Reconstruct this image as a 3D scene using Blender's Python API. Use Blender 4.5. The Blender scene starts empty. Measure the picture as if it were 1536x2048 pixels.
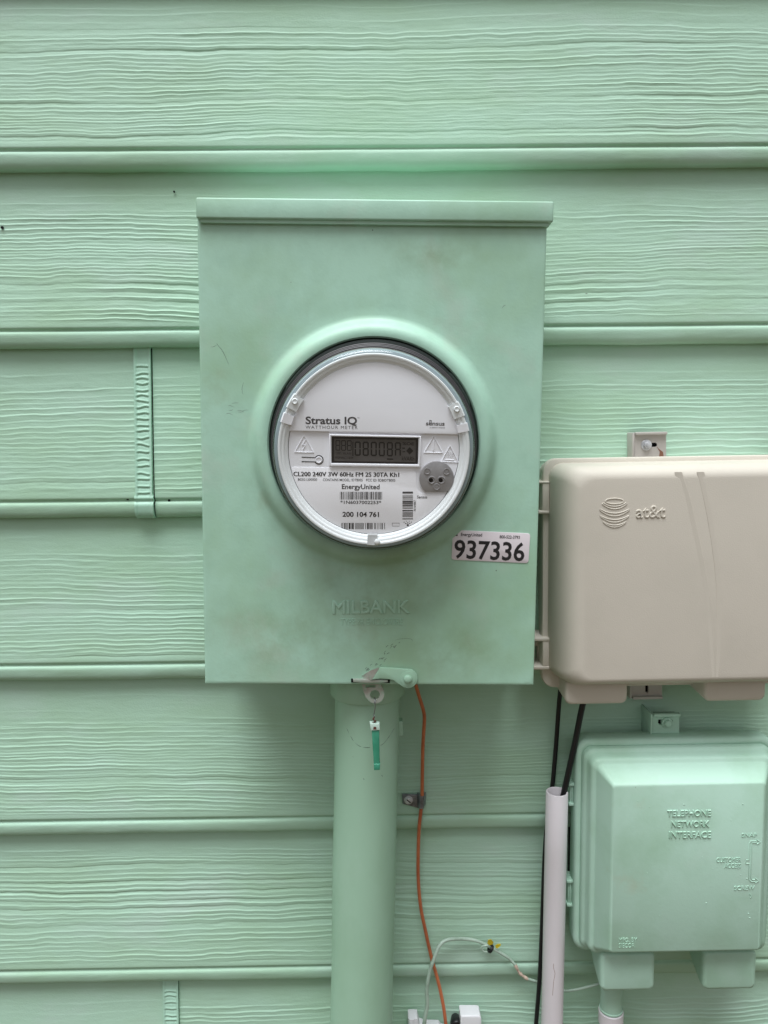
import bpy, bmesh, math, random
import numpy as np
from mathutils import Vector, Matrix

random.seed(7)
SC = bpy.context.scene
COL = SC.collection
R = math.radians

# ------------------------------------------------------------------ camera
CAM_Z = 1.55          # lens height above the ground
DIST = 0.74           # lens to the lap edges of the siding (wall plane Y = 0)
FPX, CX, CY = 1554.87, 768.0, 1024.0          # focal length and centre in photo pixels
PITCH, YAW, ROLL = 1.05952969e-01, 9.64506514e-03, 1.03147050e-02
CAM = Vector((0, -DIST, CAM_Z))
_f = Vector((math.sin(YAW)*math.cos(PITCH), math.cos(YAW)*math.cos(PITCH), -math.sin(PITCH)))
_r0 = Vector((math.cos(YAW), -math.sin(YAW), 0)); _d0 = _f.cross(_r0)
_r = _r0*math.cos(ROLL) + _d0*math.sin(ROLL); _d = -_r0*math.sin(ROLL) + _d0*math.cos(ROLL)
cam_data = bpy.data.cameras.new('camera')
cam = bpy.data.objects.new('camera', cam_data); COL.objects.link(cam)
cam.matrix_world = Matrix(((_r.x, -_d.x, -_f.x, CAM.x), (_r.y, -_d.y, -_f.y, CAM.y), (_r.z, -_d.z, -_f.z, CAM.z), (0, 0, 0, 1)))
cam_data.sensor_fit = 'VERTICAL'; cam_data.sensor_height = 36.0
cam_data.lens = FPX/2048*36.0
cam_data.clip_start = 0.01; cam_data.clip_end = 3000
SC.camera = cam

# ------------------------------------------------------------------ sky, sun, exposure
SUN_EL, SUN_AZ = 72.0, 202.0        # azimuth clockwise from +Y
w = bpy.data.worlds.new('World'); SC.world = w; w.use_nodes = True
nt = w.node_tree; bg = nt.nodes['Background']
sky = nt.nodes.new('ShaderNodeTexSky'); sky.sky_type = 'NISHITA'; sky.sun_disc = False
sky.sun_elevation = R(SUN_EL); sky.sun_rotation = R(SUN_AZ)
sky.air_density = 1.0; sky.dust_density = 4.0; sky.ozone_density = 1.0
hs = nt.nodes.new('ShaderNodeHueSaturation'); hs.inputs['Saturation'].default_value = 0.12
nt.links.new(sky.outputs[0], hs.inputs['Color']); nt.links.new(hs.outputs[0], bg.inputs[0])
bg.inputs[1].default_value = 0.05
sl = bpy.data.lights.new('sun', 'SUN'); sl.energy = 1.5; sl.angle = R(38); sl.color = (0.92, 0.965, 1.0)
sun = bpy.data.objects.new('sun', sl); COL.objects.link(sun)
sd = Vector((math.sin(R(SUN_AZ))*math.cos(R(SUN_EL)), math.cos(R(SUN_AZ))*math.cos(R(SUN_EL)), math.sin(R(SUN_EL))))
sun.rotation_euler = sd.to_track_quat('Z', 'Y').to_euler(); sun.location = (0, -3, 5)
SC.view_settings.view_transform = 'Standard'; SC.view_settings.look = 'None'
SC.view_settings.gamma = 1.0; SC.view_settings.use_curve_mapping = False
SC.view_settings.exposure = 1.33

# ------------------------------------------------------------------ materials
def srgb(r, g, b):
    f = lambda c: (c/255/12.92) if c/255 <= .04045 else ((c/255+.055)/1.055)**2.4
    return (f(r), f(g), f(b), 1)

def mat(name, col, rough=.5, metal=0., spots=None, bump=None, spec=.5, rvar=0., stretch=(1, 1, 1), specks=None):
    """spots: list of (colour, noise scale, low, high, amount); bump: list of (scale, strength, distance)"""
    m = bpy.data.materials.new(name); m.use_nodes = True
    t = m.node_tree; p = t.nodes['Principled BSDF']
    p.inputs['Roughness'].default_value = rough; p.inputs['Metallic'].default_value = metal
    p.inputs['Specular IOR Level'].default_value = spec
    tc = t.nodes.new('ShaderNodeTexCoord'); mp = t.nodes.new('ShaderNodeMapping')
    mp.inputs['Scale'].default_value = stretch
    t.links.new(tc.outputs['Object'], mp.inputs[0])
    last = None
    rgb = t.nodes.new('ShaderNodeRGB'); rgb.outputs[0].default_value = col; last = rgb.outputs[0]
    for i, (c2, sc, lo, hi, amt) in enumerate(spots or []):
        n = t.nodes.new('ShaderNodeTexNoise'); n.inputs['Scale'].default_value = sc
        n.inputs['Detail'].default_value = 5; n.inputs['Roughness'].default_value = .6
        ad = t.nodes.new('ShaderNodeVectorMath'); ad.operation = 'ADD'; ad.inputs[1].default_value = (i*7.3, i*3.1, i*5.7)
        t.links.new(mp.outputs[0], ad.inputs[0]); t.links.new(ad.outputs[0], n.inputs['Vector'])
        mr = t.nodes.new('ShaderNodeMapRange'); mr.inputs[1].default_value = lo; mr.inputs[2].default_value = hi
        mr.inputs[4].default_value = amt
        t.links.new(n.outputs[0], mr.inputs[0])
        mx = t.nodes.new('ShaderNodeMix'); mx.data_type = 'RGBA'
        t.links.new(mr.outputs[0], mx.inputs[0]); t.links.new(last, mx.inputs[6]); mx.inputs[7].default_value = c2
        last = mx.outputs[2]
    if specks:                                     # small dark specks of dirt
        c2, sc, size = specks
        v = t.nodes.new('ShaderNodeTexVoronoi'); v.inputs['Scale'].default_value = sc
        t.links.new(mp.outputs[0], v.inputs['Vector'])
        sp = t.nodes.new('ShaderNodeSeparateColor'); t.links.new(v.outputs['Color'], sp.inputs[0])
        gt = t.nodes.new('ShaderNodeMath'); gt.operation = 'MULTIPLY'; gt.inputs[1].default_value = size
        t.links.new(sp.outputs[0], gt.inputs[0])
        sb = t.nodes.new('ShaderNodeMath'); sb.operation = 'SUBTRACT'; sb.inputs[1].default_value = size*.72
        t.links.new(gt.outputs[0], sb.inputs[0])
        lt = t.nodes.new('ShaderNodeMath'); lt.operation = 'LESS_THAN'
        t.links.new(v.outputs['Distance'], lt.inputs[0]); t.links.new(sb.outputs[0], lt.inputs[1])
        fm = t.nodes.new('ShaderNodeMath'); fm.operation = 'MULTIPLY'; fm.inputs[1].default_value = .75
        t.links.new(lt.outputs[0], fm.inputs[0])
        mx = t.nodes.new('ShaderNodeMix'); mx.data_type = 'RGBA'
        t.links.new(fm.outputs[0], mx.inputs[0]); t.links.new(last, mx.inputs[6]); mx.inputs[7].default_value = c2
        last = mx.outputs[2]
    t.links.new(last, p.inputs['Base Color'])
    nrm = None
    for sc, st, di in (bump or []):
        n = t.nodes.new('ShaderNodeTexNoise'); n.inputs['Scale'].default_value = sc; n.inputs['Detail'].default_value = 3
        t.links.new(mp.outputs[0], n.inputs['Vector'])
        b = t.nodes.new('ShaderNodeBump'); b.inputs['Strength'].default_value = st; b.inputs['Distance'].default_value = di
        t.links.new(n.outputs[0], b.inputs['Height'])
        if nrm: t.links.new(nrm, b.inputs['Normal'])
        nrm = b.outputs[0]
    if nrm: t.links.new(nrm, p.inputs['Normal'])
    if rvar:
        n = t.nodes.new('ShaderNodeTexNoise'); n.inputs['Scale'].default_value = 40
        t.links.new(mp.outputs[0], n.inputs['Vector'])
        mr = t.nodes.new('ShaderNodeMapRange'); mr.inputs[3].default_value = rough-rvar; mr.inputs[4].default_value = rough+rvar
        t.links.new(n.outputs[0], mr.inputs[0]); t.links.new(mr.outputs[0], p.inputs['Roughness'])
    return m

MINT = srgb(173, 216, 195); MINT_G = srgb(160, 202, 172); MINT_P = srgb(184, 205, 192); DIRT = srgb(70, 66, 54)
M = {}
M['siding'] = mat('mint_siding_paint', srgb(171, 205, 184), .65,
    spots=[(srgb(158, 192, 162), 9, .42, .66, .7), (srgb(182, 204, 194), 14, .55, .75, .5), (srgb(140, 140, 110), 30, .68, .85, .25)],
    bump=[(900, .25, .0006), (260, .12, .0008)], stretch=(.6, 1, 1.6), specks=(DIRT, 42, .11))
M['metal'] = mat('mint_painted_steel', srgb(168, 207, 187), .48,
    spots=[(srgb(146, 182, 150), 7, .46, .64, .75), (srgb(178, 186, 174), 12, .56, .74, .5), (srgb(138, 150, 118), 17, .62, .82, .55), (srgb(150, 188, 168), 55, .45, .7, .4)],
    bump=[(420, .16, .0005)], specks=(DIRT, 48, .1), rvar=.06)
M['bare'] = mat('worn_primer_metal', srgb(170, 176, 166), .45, .2,
    spots=[(srgb(150, 128, 122), 60, .5, .62, .5), (srgb(150, 185, 165), 90, .5, .6, .7)], bump=[(500, .2, .0005)])
M['plastic'] = mat('mint_painted_plastic', srgb(174, 207, 190), .55,
    spots=[(srgb(150, 186, 160), 12, .44, .66, .65), (srgb(181, 203, 192), 15, .55, .8, .45), (srgb(176, 168, 140), 26, .66, .85, .4)],
    bump=[(330, .14, .0006), (1200, .08, .0004)], specks=(srgb(110, 120, 100), 60, .1), rvar=.06)
M['conduit'] = mat('mint_painted_conduit', srgb(158, 194, 170), .5,
    spots=[(srgb(144, 180, 152), 11, .44, .66, .7), (srgb(172, 200, 184), 16, .55, .78, .5)], bump=[(330, .14, .0006)], specks=(srgb(90, 100, 84), 50, .1), stretch=(1, 1, .5))
M['beige'] = mat('beige_plastic', srgb(203, 196, 184), .6,
    spots=[(srgb(190, 184, 172), 16, .5, .75, .5), (srgb(196, 190, 178), 8, .4, .7, .6)], bump=[(1100, .3, .0004)], specks=(DIRT, 70, .09))
M['pvc'] = mat('grey_pvc', srgb(214, 208, 212), .45, spots=[(srgb(200, 194, 197), 18, .45, .7, .6)], bump=[(300, .05, .0004)], stretch=(1, 1, .3))
M['black'] = mat('black_cable_jacket', srgb(22, 22, 25), .4)
M['dark'] = mat('black_plastic_and_shade', srgb(16, 15, 18), .7, spots=[(srgb(58, 52, 54), 260, .58, .75, .5)], spec=.15)  # also colours the painted shade strip on the mounting ear
M['clipgrey'] = mat('bezel_clip_plastic', srgb(186, 188, 188), .35)
M['edge'] = mat('cover_edge_plastic', srgb(150, 166, 172), .3)
M['greyear'] = mat('grey_bracket', srgb(176, 171, 166), .5, bump=[(600, .1, .0004)])
M['clipsteel'] = mat('clip_steel', srgb(150, 152, 158), .34, .6, spots=[(srgb(90, 92, 98), 150, .4, .65, .8)])
M['tan'] = mat('tan_gasket', srgb(96, 84, 78), .5)
M['copper'] = mat('aged_copper', srgb(214, 126, 88), .34, .3, spots=[(srgb(168, 86, 60), 40, .42, .7, .8)], bump=[(400, .08, .0004)])
M['zinc'] = mat('zinc_steel', srgb(214, 216, 220), .32, .3, spots=[(srgb(120, 120, 124), 120, .4, .7, .7)], bump=[(300, .1, .0005)])
M['white'] = mat('white_plastic', srgb(224, 224, 228), .35, bump=[(500, .04, .0004)])
M['face'] = mat('meter_face_plastic', srgb(245, 245, 250), .42, bump=[(700, .05, .0003)])
M['paper'] = mat('label_paper', srgb(249, 248, 252), .5)
M['ring'] = mat('pale_bezel_plastic', srgb(238, 242, 243), .35)
M['ink'] = mat('black_ink', srgb(30, 28, 30), .5)
M['ink2'] = mat('grey_ink', srgb(72, 70, 72), .5)
M['lcd'] = mat('lcd_panel', srgb(82, 79, 78), .3, spots=[(srgb(70, 67, 66), 60, .4, .6, .6)])
M['lcdframe'] = mat('lcd_mask', srgb(34, 32, 34), .3)
M['seg'] = mat('lcd_segment', srgb(18, 16, 18), .35)
M['port'] = mat('optical_port_metal', srgb(168, 166, 168), .4, .4, spots=[(srgb(138, 136, 138), 130, .4, .7, .7)], bump=[(600, .1, .0004)])
M['seal'] = mat('green_seal_plastic', srgb(58, 140, 112), .25, spots=[(srgb(84, 164, 138), 60, .4, .7, .6)])
M['sealtop'] = mat('pale_seal_cap', srgb(196, 220, 208), .3)
M['rust'] = mat('rusty_wire', srgb(96, 58, 48), .6)
M['steelwire'] = mat('seal_wire', srgb(150, 152, 156), .35, .8)
M['wire'] = mat('painted_green_wire', srgb(172, 192, 178), .45, spots=[(srgb(118, 140, 122), 60, .45, .65, .7)])
M['wirebare'] = mat('exposed_wire', srgb(206, 184, 168), .5, spots=[(srgb(120, 90, 76), 200, .5, .62, .8)])
M['yellow'] = mat('yellow_tape', srgb(206, 184, 44), .45, spots=[(srgb(120, 100, 30), 120, .52, .7, .6)])
M['sheath'] = mat('wall_sheathing', srgb(70, 52, 36), .8)
M['strap'] = mat('mint_joint_strap', srgb(170, 208, 188), .5, spots=[(srgb(158, 190, 170), 30, .45, .7, .5)], bump=[(800, .15, .0005)])
M['stem'] = mat('rusty_tab', srgb(128, 88, 70), .6)
M['sticker'] = mat('number_sticker', srgb(216, 208, 212), .4)

def clear_mat():
    m = bpy.data.materials.new('clear_polycarbonate'); m.use_nodes = True
    t = m.node_tree; t.nodes.clear()
    o = t.nodes.new('ShaderNodeOutputMaterial'); mx = t.nodes.new('ShaderNodeMixShader')
    tr = t.nodes.new('ShaderNodeBsdfTransparent'); tr.inputs[0].default_value = (.985, .992, .995, 1)
    gl = t.nodes.new('ShaderNodeBsdfGlossy'); gl.inputs['Roughness'].default_value = .04
    fr = t.nodes.new('ShaderNodeFresnel'); fr.inputs[0].default_value = 1.5
    ge = t.nodes.new('ShaderNodeNewGeometry'); io = t.nodes.new('ShaderNodeMapRange')
    io.inputs[3].default_value = 1.6; io.inputs[4].default_value = 1/1.6
    t.links.new(ge.outputs['Backfacing'], io.inputs[0]); t.links.new(io.outputs[0], fr.inputs[0])
    t.links.new(fr.outputs[0], mx.inputs[0]); t.links.new(tr.outputs[0], mx.inputs[1]); t.links.new(gl.outputs[0], mx.inputs[2])
    t.links.new(mx.outputs[0], o.inputs[0]); return m
M['clear'] = clear_mat()

def add_stains(m, blobs, col, amt):
    t = m.node_tree; p = t.nodes['Principled BSDF']; src = p.inputs['Base Color'].links[0].from_socket
    tc = t.nodes.new('ShaderNodeTexCoord'); acc = None
    nz = t.nodes.new('ShaderNodeTexNoise'); nz.inputs['Scale'].default_value = 26; nz.inputs['Detail'].default_value = 6; nz.inputs['Roughness'].default_value = .65
    t.links.new(tc.outputs['Object'], nz.inputs['Vector'])
    for (cx, cy, cz, rx, rz) in blobs:
        mp = t.nodes.new('ShaderNodeMapping'); mp.vector_type = 'TEXTURE'
        mp.inputs['Location'].default_value = (cx, cy, cz); mp.inputs['Scale'].default_value = (rx, 1, rz)
        t.links.new(tc.outputs['Object'], mp.inputs[0])
        gr = t.nodes.new('ShaderNodeTexGradient'); gr.gradient_type = 'SPHERICAL'; t.links.new(mp.outputs[0], gr.inputs[0])
        if acc is None: acc = gr.outputs['Fac']
        else:
            mx = t.nodes.new('ShaderNodeMath'); mx.operation = 'MAXIMUM'; t.links.new(acc, mx.inputs[0]); t.links.new(gr.outputs['Fac'], mx.inputs[1]); acc = mx.outputs[0]
    ml = t.nodes.new('ShaderNodeMath'); ml.operation = 'MULTIPLY'; t.links.new(acc, ml.inputs[0])
    mr = t.nodes.new('ShaderNodeMapRange'); mr.inputs[1].default_value = .38; mr.inputs[2].default_value = .62; mr.inputs[4].default_value = amt*2
    t.links.new(nz.outputs[0], mr.inputs[0]); t.links.new(mr.outputs[0], ml.inputs[1]); ml.use_clamp = True
    mx = t.nodes.new('ShaderNodeMix'); mx.data_type = 'RGBA'; mx.inputs[7].default_value = col
    t.links.new(ml.outputs[0], mx.inputs[0]); t.links.new(src, mx.inputs[6]); t.links.new(mx.outputs[2], p.inputs['Base Color'])
    return m
M['cover'] = add_stains(M['metal'].copy(), [(.0, -.105, .085, .11, .06), (-.07, -.105, .04, .10, .05), (.035, -.105, .112, .07, .03), (.07, -.105, .03, .08, .04), (.05, -.105, .352, .06, .022)], srgb(124, 146, 108), .27)

def ground_mat():
    return mat('grass_ground', srgb(72, 58, 34), .9, spots=[(srgb(84, 66, 38), 2, .4, .65, .8), (srgb(54, 58, 28), 14, .5, .7, .7)], bump=[(40, .6, .02)])

# ------------------------------------------------------------------ helpers
def obj(name, me, parent=None, material=None):
    o = bpy.data.objects.new(name, me); COL.objects.link(o)
    if material: me.materials.append(M[material] if isinstance(material, str) else material)
    if parent: o.parent = parent
    return o

def smooth(me, ang=35):
    me.shade_smooth()
    if ang: me.set_sharp_from_angle(angle=R(ang))

def mesh(name, v, f, material, parent=None, ang=35):
    me = bpy.data.meshes.new(name); me.from_pydata([tuple(p) for p in v], [], f); me.validate()
    bm = bmesh.new(); bm.from_mesh(me); bmesh.ops.recalc_face_normals(bm, faces=bm.faces); bm.to_mesh(me); bm.free()
    smooth(me, ang); return obj(name, me, parent, material)

def tag(o, label, cat, group=None, kind=None):
    if label: o['label'] = label
    if cat: o['category'] = cat
    if group: o['group'] = group
    if kind: o['kind'] = kind
    return o

def ray(px, py):
    return _f + _r*((px-CX)/FPX) + _d*((py-CY)/FPX)
def P(px, py, Y=0.):
    d = ray(px, py); return CAM + d*((Y-CAM.y)/d.y)

class Frame:
    """an Empty at a thing's base; px() turns a photo pixel into (x, z) on the thing's own plane y"""
    def __init__(s, name, loc, rot=(0, 0, 0)):
        s.o = bpy.data.objects.new(name, None); COL.objects.link(s.o); s.o.empty_display_size = .05
        s.o.location = loc; s.o.rotation_euler = rot
        s.m = Matrix.LocRotScale(Vector(loc), __import__('mathutils').Euler(rot), None); s.i = s.m.inverted()
    def px(s, px, py, y):
        o = s.i @ CAM; d = s.i.to_3x3() @ ray(px, py)
        p = o + d*((y-o.y)/d.y); return (p.x, p.z)
    def pts(s, L, y): return [s.px(a, b, y) for a, b in L]
    def p3(s, px, py, y):
        a = s.px(px, py, y); return Vector((a[0], y, a[1]))

def prism(name, pts, y0, y1, material, parent=None, bevel=0., ang=35, holes=(), seg=2):
    """outline in (x, z), front plane y0, back plane y1; holes are outlines too"""
    bm = bmesh.new(); loops = [list(pts)] + [list(h) for h in holes]; edges = []; front = []
    for L in loops:
        a = sum(L[i][0]*L[(i+1) % len(L)][1]-L[(i+1) % len(L)][0]*L[i][1] for i in range(len(L)))
        if a < 0: L.reverse()
        vs = [bm.verts.new((x, y0, z)) for x, z in L]; front.append(vs)
        edges += [bm.edges.new((vs[i], vs[(i+1) % len(vs)])) for i in range(len(vs))]
    if holes:
        bmesh.ops.triangle_fill(bm, use_beauty=True, edges=edges, normal=(0, -1, 0))
    else:
        bm.faces.new(front[0])
    fe = list(edges)
    for vs in front:
        back = [bm.verts.new((v.co.x, y1, v.co.z)) for v in vs]; n = len(vs)
        for i in range(n): bm.faces.new((vs[i], vs[(i+1) % n], back[(i+1) % n], back[i]))
        if not holes: bm.faces.new(back[::-1])
    bmesh.ops.recalc_face_normals(bm, faces=bm.faces)
    if bevel: bmesh.ops.bevel(bm, geom=fe, offset=bevel, segments=seg, affect='EDGES', profile=.5, clamp_overlap=True)
    me = bpy.data.meshes.new(name); bm.to_mesh(me); bm.free(); smooth(me, ang)
    return obj(name, me, parent, material)

def box(name, x0, x1, y0, y1, z0, z1, material, parent=None, bevel=.0008, seg=2):
    bm = bmesh.new(); bmesh.ops.create_cube(bm, size=1)
    bmesh.ops.scale(bm, vec=(x1-x0, y1-y0, z1-z0), verts=bm.verts)
    bmesh.ops.translate(bm, vec=((x0+x1)/2, (y0+y1)/2, (z0+z1)/2), verts=bm.verts)
    if bevel: bmesh.ops.bevel(bm, geom=bm.edges[:], offset=bevel, segments=seg, affect='EDGES', profile=.5)
    me = bpy.data.meshes.new(name); bm.to_mesh(me); bm.free(); smooth(me, 40)
    return obj(name, me, parent, material)

def lathe(name, prof, material, parent=None, cx=0, cz=0, seg=128, ang=35, cap=False):
    """profile of (radius, y) turned about the y axis"""
    v, f = [], []
    for r, y in prof:
        for i in range(seg):
            a = 2*math.pi*i/seg; v.append((cx+r*math.cos(a), y, cz+r*math.sin(a)))
    for k in range(len(prof)-1):
        for i in range(seg):
            j = (i+1) % seg; f.append((k*seg+i, k*seg+j, (k+1)*seg+j, (k+1)*seg+i))
    if cap: f.append(tuple(range((len(prof)-1)*seg, len(prof)*seg)))
    return mesh(name, v, f, material, parent, ang)

def loft(name, loops, material, parent=None, ang=40, cap0=True, cap1=True):
    v, f = [], []; n = len(loops[0])
    for L in loops: v += L
    for k in range(len(loops)-1):
        for i in range(n):
            j = (i+1) % n; f.append((k*n+i, k*n+j, (k+1)*n+j, (k+1)*n+i))
    if cap0: f.append(tuple(range(n)))
    if cap1: f.append(tuple(range((len(loops)-1)*n, len(loops)*n)))
    return mesh(name, v, f, material, parent, ang)

def rrect(x0, x1, z0, z1, r, n=6):
    out = []
    for cx, cz, a0 in ((x1-r, z1-r, 0), (x0+r, z1-r, 90), (x0+r, z0+r, 180), (x1-r, z0+r, 270)):
        for i in range(n+1):
            a = R(a0+90*i/n); out.append((cx+r*math.cos(a), cz+r*math.sin(a)))
    return out
def circ(cx, cz, r, n=32, a0=0, a1=360):
    full = abs(a1-a0) >= 360
    return [(cx+r*math.cos(R(a0+(a1-a0)*i/(n if full else n-1))), cz+r*math.sin(R(a0+(a1-a0)*i/(n if full else n-1)))) for i in range(n)]

def spline(pts, per=8):
    P_ = [Vector(p) for p in pts]; out = []
    for i in range(len(P_)-1):
        p0 = P_[max(i-1, 0)]; p1 = P_[i]; p2 = P_[i+1]; p3 = P_[min(i+2, len(P_)-1)]
        for k in range(per):
            t = k/per
            out.append(.5*((2*p1)+(p2-p0)*t+(2*p0-5*p1+4*p2-p3)*t*t+(3*p1-p0-3*p2+p3)*t**3))
    out.append(P_[-1]); return out

def tube(name, pts, rad, material, parent=None, seg=12, smoothing=8, caps=True):
    """rad: one radius or a function of 0..1"""
    L = spline(pts, smoothing) if smoothing else [Vector(p) for p in pts]
    v, f = [], []; n = len(L); up = None
    for i, p in enumerate(L):
        t = (L[min(i+1, n-1)]-L[max(i-1, 0)]).normalized()
        if up is None: up = t.orthogonal().normalized()
        up = (up-t*up.dot(t)).normalized(); s = t.cross(up)
        r = rad(i/(n-1)) if callable(rad) else rad
        for k in range(seg):
            a = 2*math.pi*k/seg; v.append(p+(up*math.cos(a)+s*math.sin(a))*r)
    for i in range(n-1):
        for k in range(seg):
            j = (k+1) % seg; f.append((i*seg+k, i*seg+j, (i+1)*seg+j, (i+1)*seg+k))
    if caps: f += [tuple(range(seg)), tuple(range((n-1)*seg, n*seg))]
    return mesh(name, v, f, material, parent, 50)

def text(s, a, b, h, y, material, parent, fr, bold=0., ext=.00012, bev=0., name='lettering', space=1.0, vertical=False):
    """ink of the string fitted between photo pixels a (bottom left) and b (bottom right), h pixels high, on plane y of frame fr;
    bev > 0 gives embossed letters with sloping sides, ext is how far they stand proud"""
    cu = bpy.data.curves.new('t', 'FONT'); cu.body = s; cu.size = 1; cu.offset = bold; cu.space_character = space; cu.resolution_u = 3
    if bev: cu.extrude = .02; cu.bevel_depth = bev; cu.bevel_resolution = 1; cu.offset = bold-bev*.6
    to = bpy.data.objects.new('t', cu); COL.objects.link(to); bpy.context.view_layer.update()
    me = bpy.data.meshes.new_from_object(to.evaluated_get(bpy.context.evaluated_depsgraph_get()))
    bpy.data.objects.remove(to); bpy.data.curves.remove(cu)
    co = np.array([v.co[:] for v in me.vertices]); lo, hi = co.min(0), co.max(0)
    A = Vector(fr.px(*a, y)); B = Vector(fr.px(*b, y)); u = B-A; L = u.length; u.normalize(); nv = Vector((-u.y, u.x))
    H = (Vector(fr.px(a[0], a[1]-h, y))-A).length if not vertical else (Vector(fr.px(a[0]-h, a[1], y))-A).length
    zm = max(hi[2], 1e-6)
    for v in me.vertices:
        q = A+u*((v.co.x-lo[0])/(hi[0]-lo[0])*L)+nv*((v.co.y-lo[1])/(hi[1]-lo[1])*H)
        dy = (v.co.z-.01)/(zm-.01)*ext if bev else ext
        v.co = (q.x, y-max(dy, -.0006), q.y)
    me.name = name; me.materials.clear(); me.shade_smooth()
    if bev: me.set_sharp_from_angle(angle=R(40))
    return obj(name, me, parent, material)

def bars(name, quads, y, material, parent, ext=.0001):
    """many printed bars as one flat print: quads of four (x, z) points"""
    v, f = [], []
    for q in quads:
        b = len(v); v += [(x, y-ext, z) for x, z in q]; f.append((b, b+1, b+2, b+3))
    return mesh(name, v, f, material, parent, 0)

def hex_screw(name, c, r, h, material, parent, slot=False):
    """washer head with a hexagon, facing -y, at c (x, y, z)"""
    x, y, z = c
    o = lathe(name, [(r*.2, y+.004), (r, y+.003), (r, y-h*.2), (r*.93, y-h*.3), (r*.62, y-h*.32)], material, parent, x, z, 24, 35, True)
    prism('screw_head', circ(x, z, r*.66, 6, 12, 372) if not slot else circ(x, z, r*.72, 20), y-h, y-h*.3, material, o, h*.14)
    if slot:
        d = r*.6; a = R(-42); n = Vector((math.cos(a), math.sin(a))); t = Vector((-n.y, n.x))*r*.11
        q = [n*d+t, n*d-t, -n*d-t, -n*d+t]
        prism('slot', [(x+p.x, z+p.y) for p in q], y-h-.0001, y-h*.8, 'dark', o)
    return o

# ------------------------------------------------------------------ ground
g = bpy.data.meshes.new('ground'); s = 400
g.from_pydata([(-s, -s, 0), (s, -s, 0), (s, s, 0), (-s, s, 0)], [], [(0, 1, 2, 3)])
tag(obj('ground', g, None, ground_mat()), None, None, kind='structure')

# ------------------------------------------------------------------ siding wall
Z0, EXPO = CAM_Z+DIST*.32036, DIST*.21502
BEAD = [(0, .0052), (.0009, .0036), (.0022, .0022), (.0042, .0011), (.0065, .0005), (.0095, .0001), (.0125, -.0002), (.0145, .0000), (.0158, .0006), (.0168, .0017), (.0174, .0024), (.0184, .0025), (.0192, .0018), (.0198, .0008), (.0206, .0003), (.0218, .0002)]
BEAD = [(z_*.9, y_-.003) for z_, y_ in BEAD]
bz = np.array([b[0] for b in BEAD]); by = np.array([b[1] for b in BEAD])
LAP = .0115
def prof_y(z, lap=LAP):
    z = np.asarray(z, float)
    return np.where(z <= bz[-1], np.interp(z, bz, by), by[-1]+(z-bz[-1])*lap/(EXPO-bz[-1]))

def vnoise(x, z, seed):
    T = np.random.RandomState(seed).rand(256, 256)*2-1
    xi = np.floor(x).astype(int); zi = np.floor(z).astype(int); fx = x-xi; fz = z-zi
    fx = fx*fx*fx*(fx*(fx*6-15)+10); fz = fz*fz*fz*(fz*(fz*6-15)+10)
    a = T[xi % 256, zi % 256]; b = T[(xi+1) % 256, zi % 256]; c = T[xi % 256, (zi+1) % 256]; d = T[(xi+1) % 256, (zi+1) % 256]
    return (a*(1-fx)+b*fx)*(1-fz)+(c*(1-fx)+d*fx)*fz

def grain(X, Z, seed, smooth_top=.28, amp=1., pitch=1.):
    """relief of embossed wood grain, metres towards the viewer"""
    rs = np.random.RandomState(seed)
    zf = Z/EXPO
    W = .0055*vnoise(X/.30+seed, Z/.11, seed+1) + .0022*vnoise(X/.11, Z/.045, seed+2) + .0010*vnoise(X/.04, Z/.03, seed+3)
    W += .00075*vnoise(X/.017, Z/.016, seed+4)*(.6+.6*vnoise(X/.12, Z/.04, seed+9)) + .00035*vnoise(X/.0075, Z/.008, seed+5)
    W += np.clip((zf-(1-smooth_top*1.3)), 0, 1)*.05*(vnoise(X/.28+3, Z/.3, seed+6))
    S = Z+W
    kn = [-.03]
    while kn[-1] < .26:
        t = kn[-1]/EXPO
        base = .0034+.0012*(.5+.5*math.sin(t*9+seed))
        if t > 1-smooth_top: base *= 1.5+1.2*min(1, (t-(1-smooth_top))/smooth_top)
        kn.append(kn[-1]+base*pitch*(.78+.5*rs.rand()))
    kn = np.array(kn); ph = np.interp(S, kn, np.arange(len(kn))); k = np.clip(ph.astype(int), 0, len(kn)-2); f = ph-k
    sp = np.diff(kn)[k]; A = (.6+.6*rs.rand(len(kn)))[k]; sg = np.where(rs.rand(len(kn)) < .1, -.75, 1.)[k]
    dist = (f-.70)*sp
    wd = (.00062+.00030*rs.rand(len(kn)))[k]
    mod = np.clip(.78+.6*vnoise(X/.10+k*3.7, k*1.3+.5, seed+7), .25, 1.2)
    fade_top = np.clip((1.0-zf)/.10, 0, 1)*(1-.55*np.clip((zf-(1-smooth_top))/.08, 0, 1))
    mod *= np.where(zf > 1-smooth_top, np.clip(.55+.9*vnoise(X/.08+k*2.1, k*.7+.5, seed+8), 0, 1), 1)
    patch = .8+.45*vnoise(X/.16+9, Z/.05, seed+14)
    # a crisp upper face and a long, gently falling lower face under every ridge
    ridge = np.where(dist > 0, np.exp(-(dist/wd)**2), np.exp(dist/(wd*2.3)))
    h = A*sg*mod*ridge*.00060*patch
    h += .00009*vnoise(X/.02, Z/.0035, seed+11)+.00006*vnoise(X/.006, Z/.002, seed+12)
    return h*amp*fade_top

wallF = bpy.data.objects.new('siding_wall', None); COL.objects.link(wallF)
tag(wallF, 'mint green lap siding wall of wood-grain boards with beaded lower edges', 'wall')

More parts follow.
